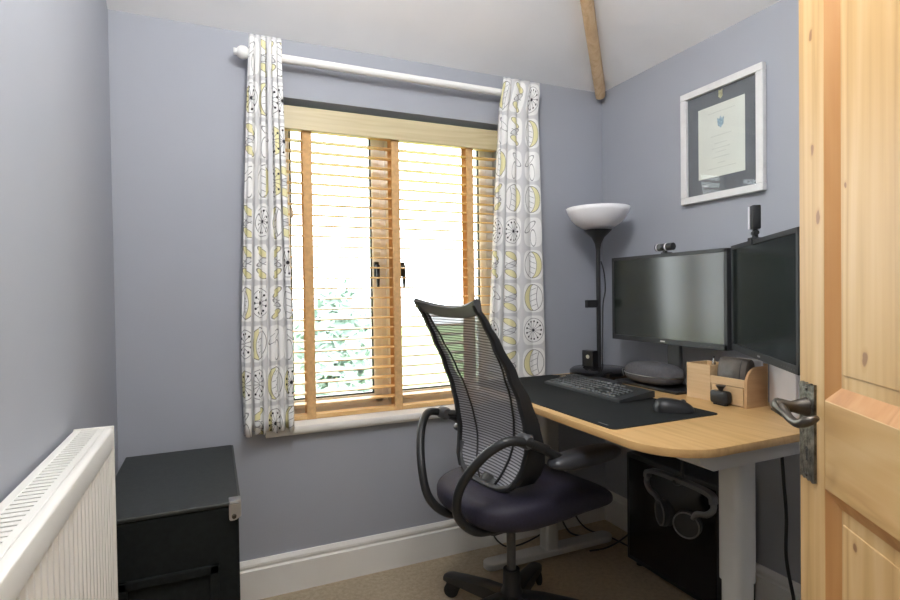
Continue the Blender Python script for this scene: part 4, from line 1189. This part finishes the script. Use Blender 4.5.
for x0, x1 in PX:
    for z0, z1 in PZ:
        pn = dbox('panel', x0 - 0.002, x1 + 0.002, z0 - 0.002, z1 + 0.002, 'pine', 0.013, DT - 0.013, 0.0)
        dbox('raised_field', x0 + 0.030, x1 - 0.030, z0 + 0.045, z1 - 0.045, 'pine', 0.0115, DT - 0.0115, 0.001, pn)
        for fy, sgn in ((0.0, 1), (DT, -1)):
            g = G()
            k = 0.024; d0 = fy + 0.0005 * sgn; d1 = fy + 0.013 * sgn
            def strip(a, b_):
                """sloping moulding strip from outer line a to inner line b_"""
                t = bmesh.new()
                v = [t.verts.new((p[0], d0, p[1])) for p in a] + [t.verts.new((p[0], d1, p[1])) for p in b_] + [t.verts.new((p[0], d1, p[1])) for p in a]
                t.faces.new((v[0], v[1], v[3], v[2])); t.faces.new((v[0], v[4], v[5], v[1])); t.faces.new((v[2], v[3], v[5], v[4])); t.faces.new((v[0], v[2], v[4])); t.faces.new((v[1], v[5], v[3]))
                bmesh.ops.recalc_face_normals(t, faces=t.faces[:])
                gg = G(); gg.merge(t); gg.obj('moulding', 'pine_m_shaded', pn)
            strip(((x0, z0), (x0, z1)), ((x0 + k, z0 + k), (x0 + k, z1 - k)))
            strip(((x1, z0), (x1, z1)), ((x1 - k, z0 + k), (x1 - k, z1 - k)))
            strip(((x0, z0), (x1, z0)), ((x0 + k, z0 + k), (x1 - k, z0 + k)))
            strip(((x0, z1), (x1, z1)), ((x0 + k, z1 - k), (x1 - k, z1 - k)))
# iron lever handle on its backplate, on both faces
for fy, sgn in ((0.0, -1), (DT, 1)):
    hx0, hx1, hz0, hz1 = 0.008, 0.060, 0.918, 1.086
    sc_ = []
    n_ = 7
    for i in range(n_ + 1): sc_.append((hx0 + (hx1 - hx0) * i / n_, hz0 + (0.003 if i % 2 else 0.0)))
    for i in range(n_ + 1): sc_.append((hx1 - (hx1 - hx0) * i / n_, hz1 - (0.003 if i % 2 else 0.0)))
    g = G(); g.prism(sc_, 0.004 * sgn, 'Y', fy); bp_ = g.obj('backplate', 'iron', dr)
    g = G(); g.lathe([(0.0, 0.0), (0.0045, 0.0), (0.0045, 0.0006), (0.0, 0.0006)], (0.034, fy + 0.0042 * sgn, 0.972), 14, 'Y'); g.box(0.032, 0.036, fy + 0.0042 * sgn - 0.0004, fy + 0.0042 * sgn + 0.0006, 0.952, 0.972); g.obj('keyhole', 'black', bp_)
    g = G()
    for sz in (0.928, 1.076):
        g.lathe([(0.0, -0.002), (0.003, -0.0015), (0.004, 0.0)], (0.034, fy + 0.0045 * sgn, sz), 10, 'Y')
    g.obj('screw', 'iron_smooth', bp_)
    H0 = Vector((0.034, fy + 0.004 * sgn, 1.044)); out = Vector((0, sgn, 0))
    pts = [H0, H0 + out * 0.014, H0 + out * 0.024, H0 + out * 0.040, H0 + out * 0.049]
    g = G(); g.tube([tuple(p) for p in pts], [0.017, 0.0125, 0.0095, 0.0135, 0.0115], 16)
    pl_ = [H0 + out * 0.041 + Vector(q) for q in ((-0.016, 0, 0.002), (-0.006, 0.0, 0.0), (0.016, 0, -0.006), (0.040, 0, -0.013), (0.064, 0, -0.014), (0.080, -0.004 * sgn, -0.008), (0.088, -0.012 * sgn, -0.002), (0.084, -0.020 * sgn, 0.0))]
    g.tube([tuple(p) for p in spline(pl_, 5)], [0.0095, 0.0105, 0.0115, 0.012, 0.0125, 0.013, 0.013, 0.0125, 0.0118, 0.011, 0.0102, 0.0088, 0.0084, 0.008, 0.0078, 0.0076, 0.0074, 0.0073, 0.0072, 0.0073, 0.0075, 0.0077, 0.008, 0.0083, 0.0085, 0.0086, 0.0085, 0.008, 0.0075, 0.007, 0.0065, 0.006, 0.0055, 0.005, 0.0045, 0.004][:36], 12, flat=0.85)
    g.obj('lever', 'iron_smooth', bp_, True)
for hz in (0.25, 1.75):
    g = G(); g.tube([(DW + 0.004, -0.004, hz - 0.05), (DW + 0.004, -0.004, hz + 0.05)], 0.006, 10); g.obj('hinge', 'iron', dr, True)

# ------------------------------------------------------------------ outdoors, seen through the blind
tag(G().box(-30, 30, 3.2, 60, -2.8, -2.7).obj('ground', 'lawn'), 'pale green lawn beyond the window', 'lawn', kind='structure')
def leafy(name, label, cat, loc, rx, rz, n, mat, trunk_h):
    rnd = random.Random(hash(label) % 1000 if False else len(label))
    o = thing(name, label, cat, loc, 0, 'plants outside the window')
    g = G(); g.tube([(0, 0, 0), (0.05, 0, trunk_h * 0.6), (0, 0.05, trunk_h + rz * 0.5)], [0.16, 0.11, 0.05], 8); g.obj('trunk', 'bark', o, True)
    verts, faces = [], []
    for i in range(n):
        a, b_ = rnd.uniform(0, 2 * PI), math.acos(rnd.uniform(-1, 1)); rr = rnd.uniform(0.45, 1.0) ** 0.6
        lump = 0.8 + 0.35 * math.sin(3 * a + 1) * math.sin(4 * b_)
        c = Vector((rx * rr * lump * math.sin(b_) * math.cos(a), rx * rr * lump * math.sin(b_) * math.sin(a), trunk_h + rz * (1 + rr * lump * math.cos(b_))))
        s_ = rnd.uniform(0.10, 0.24)
        d1 = Vector((rnd.gauss(0, 1), rnd.gauss(0, 1), rnd.gauss(0, 0.6))).normalized(); d2 = d1.orthogonal().normalized()
        k = len(verts)
        verts += [c - d1 * s_, c - d2 * s_ * 0.55, c + d1 * s_, c + d2 * s_ * 0.55]; faces.append((k, k + 1, k + 2, k + 3))
    me = bpy.data.meshes.new('foliage'); me.from_pydata([tuple(v) for v in verts], [], faces)
    f = link('foliage', me, mat, o); f['kind'] = 'stuff'
leafy('garden_tree', 'tall blue-green tree behind the left half of the blind', 'tree', (2.4, 11.5, -2.7), 0.9, 1.75, 1600, 'leaf2', 0.8)
leafy('garden_shrub', 'rounded bright green shrub low beyond the window', 'shrub', (1.75, 8.2, -2.7), 0.9, 0.75, 1300, 'leaf', 0.2)
leafy('garden_shrub', 'low green shrub left of the rounded one outside', 'shrub', (-0.4, 9.9, -2.7), 0.8, 0.65, 900, 'leaf', 0.2)
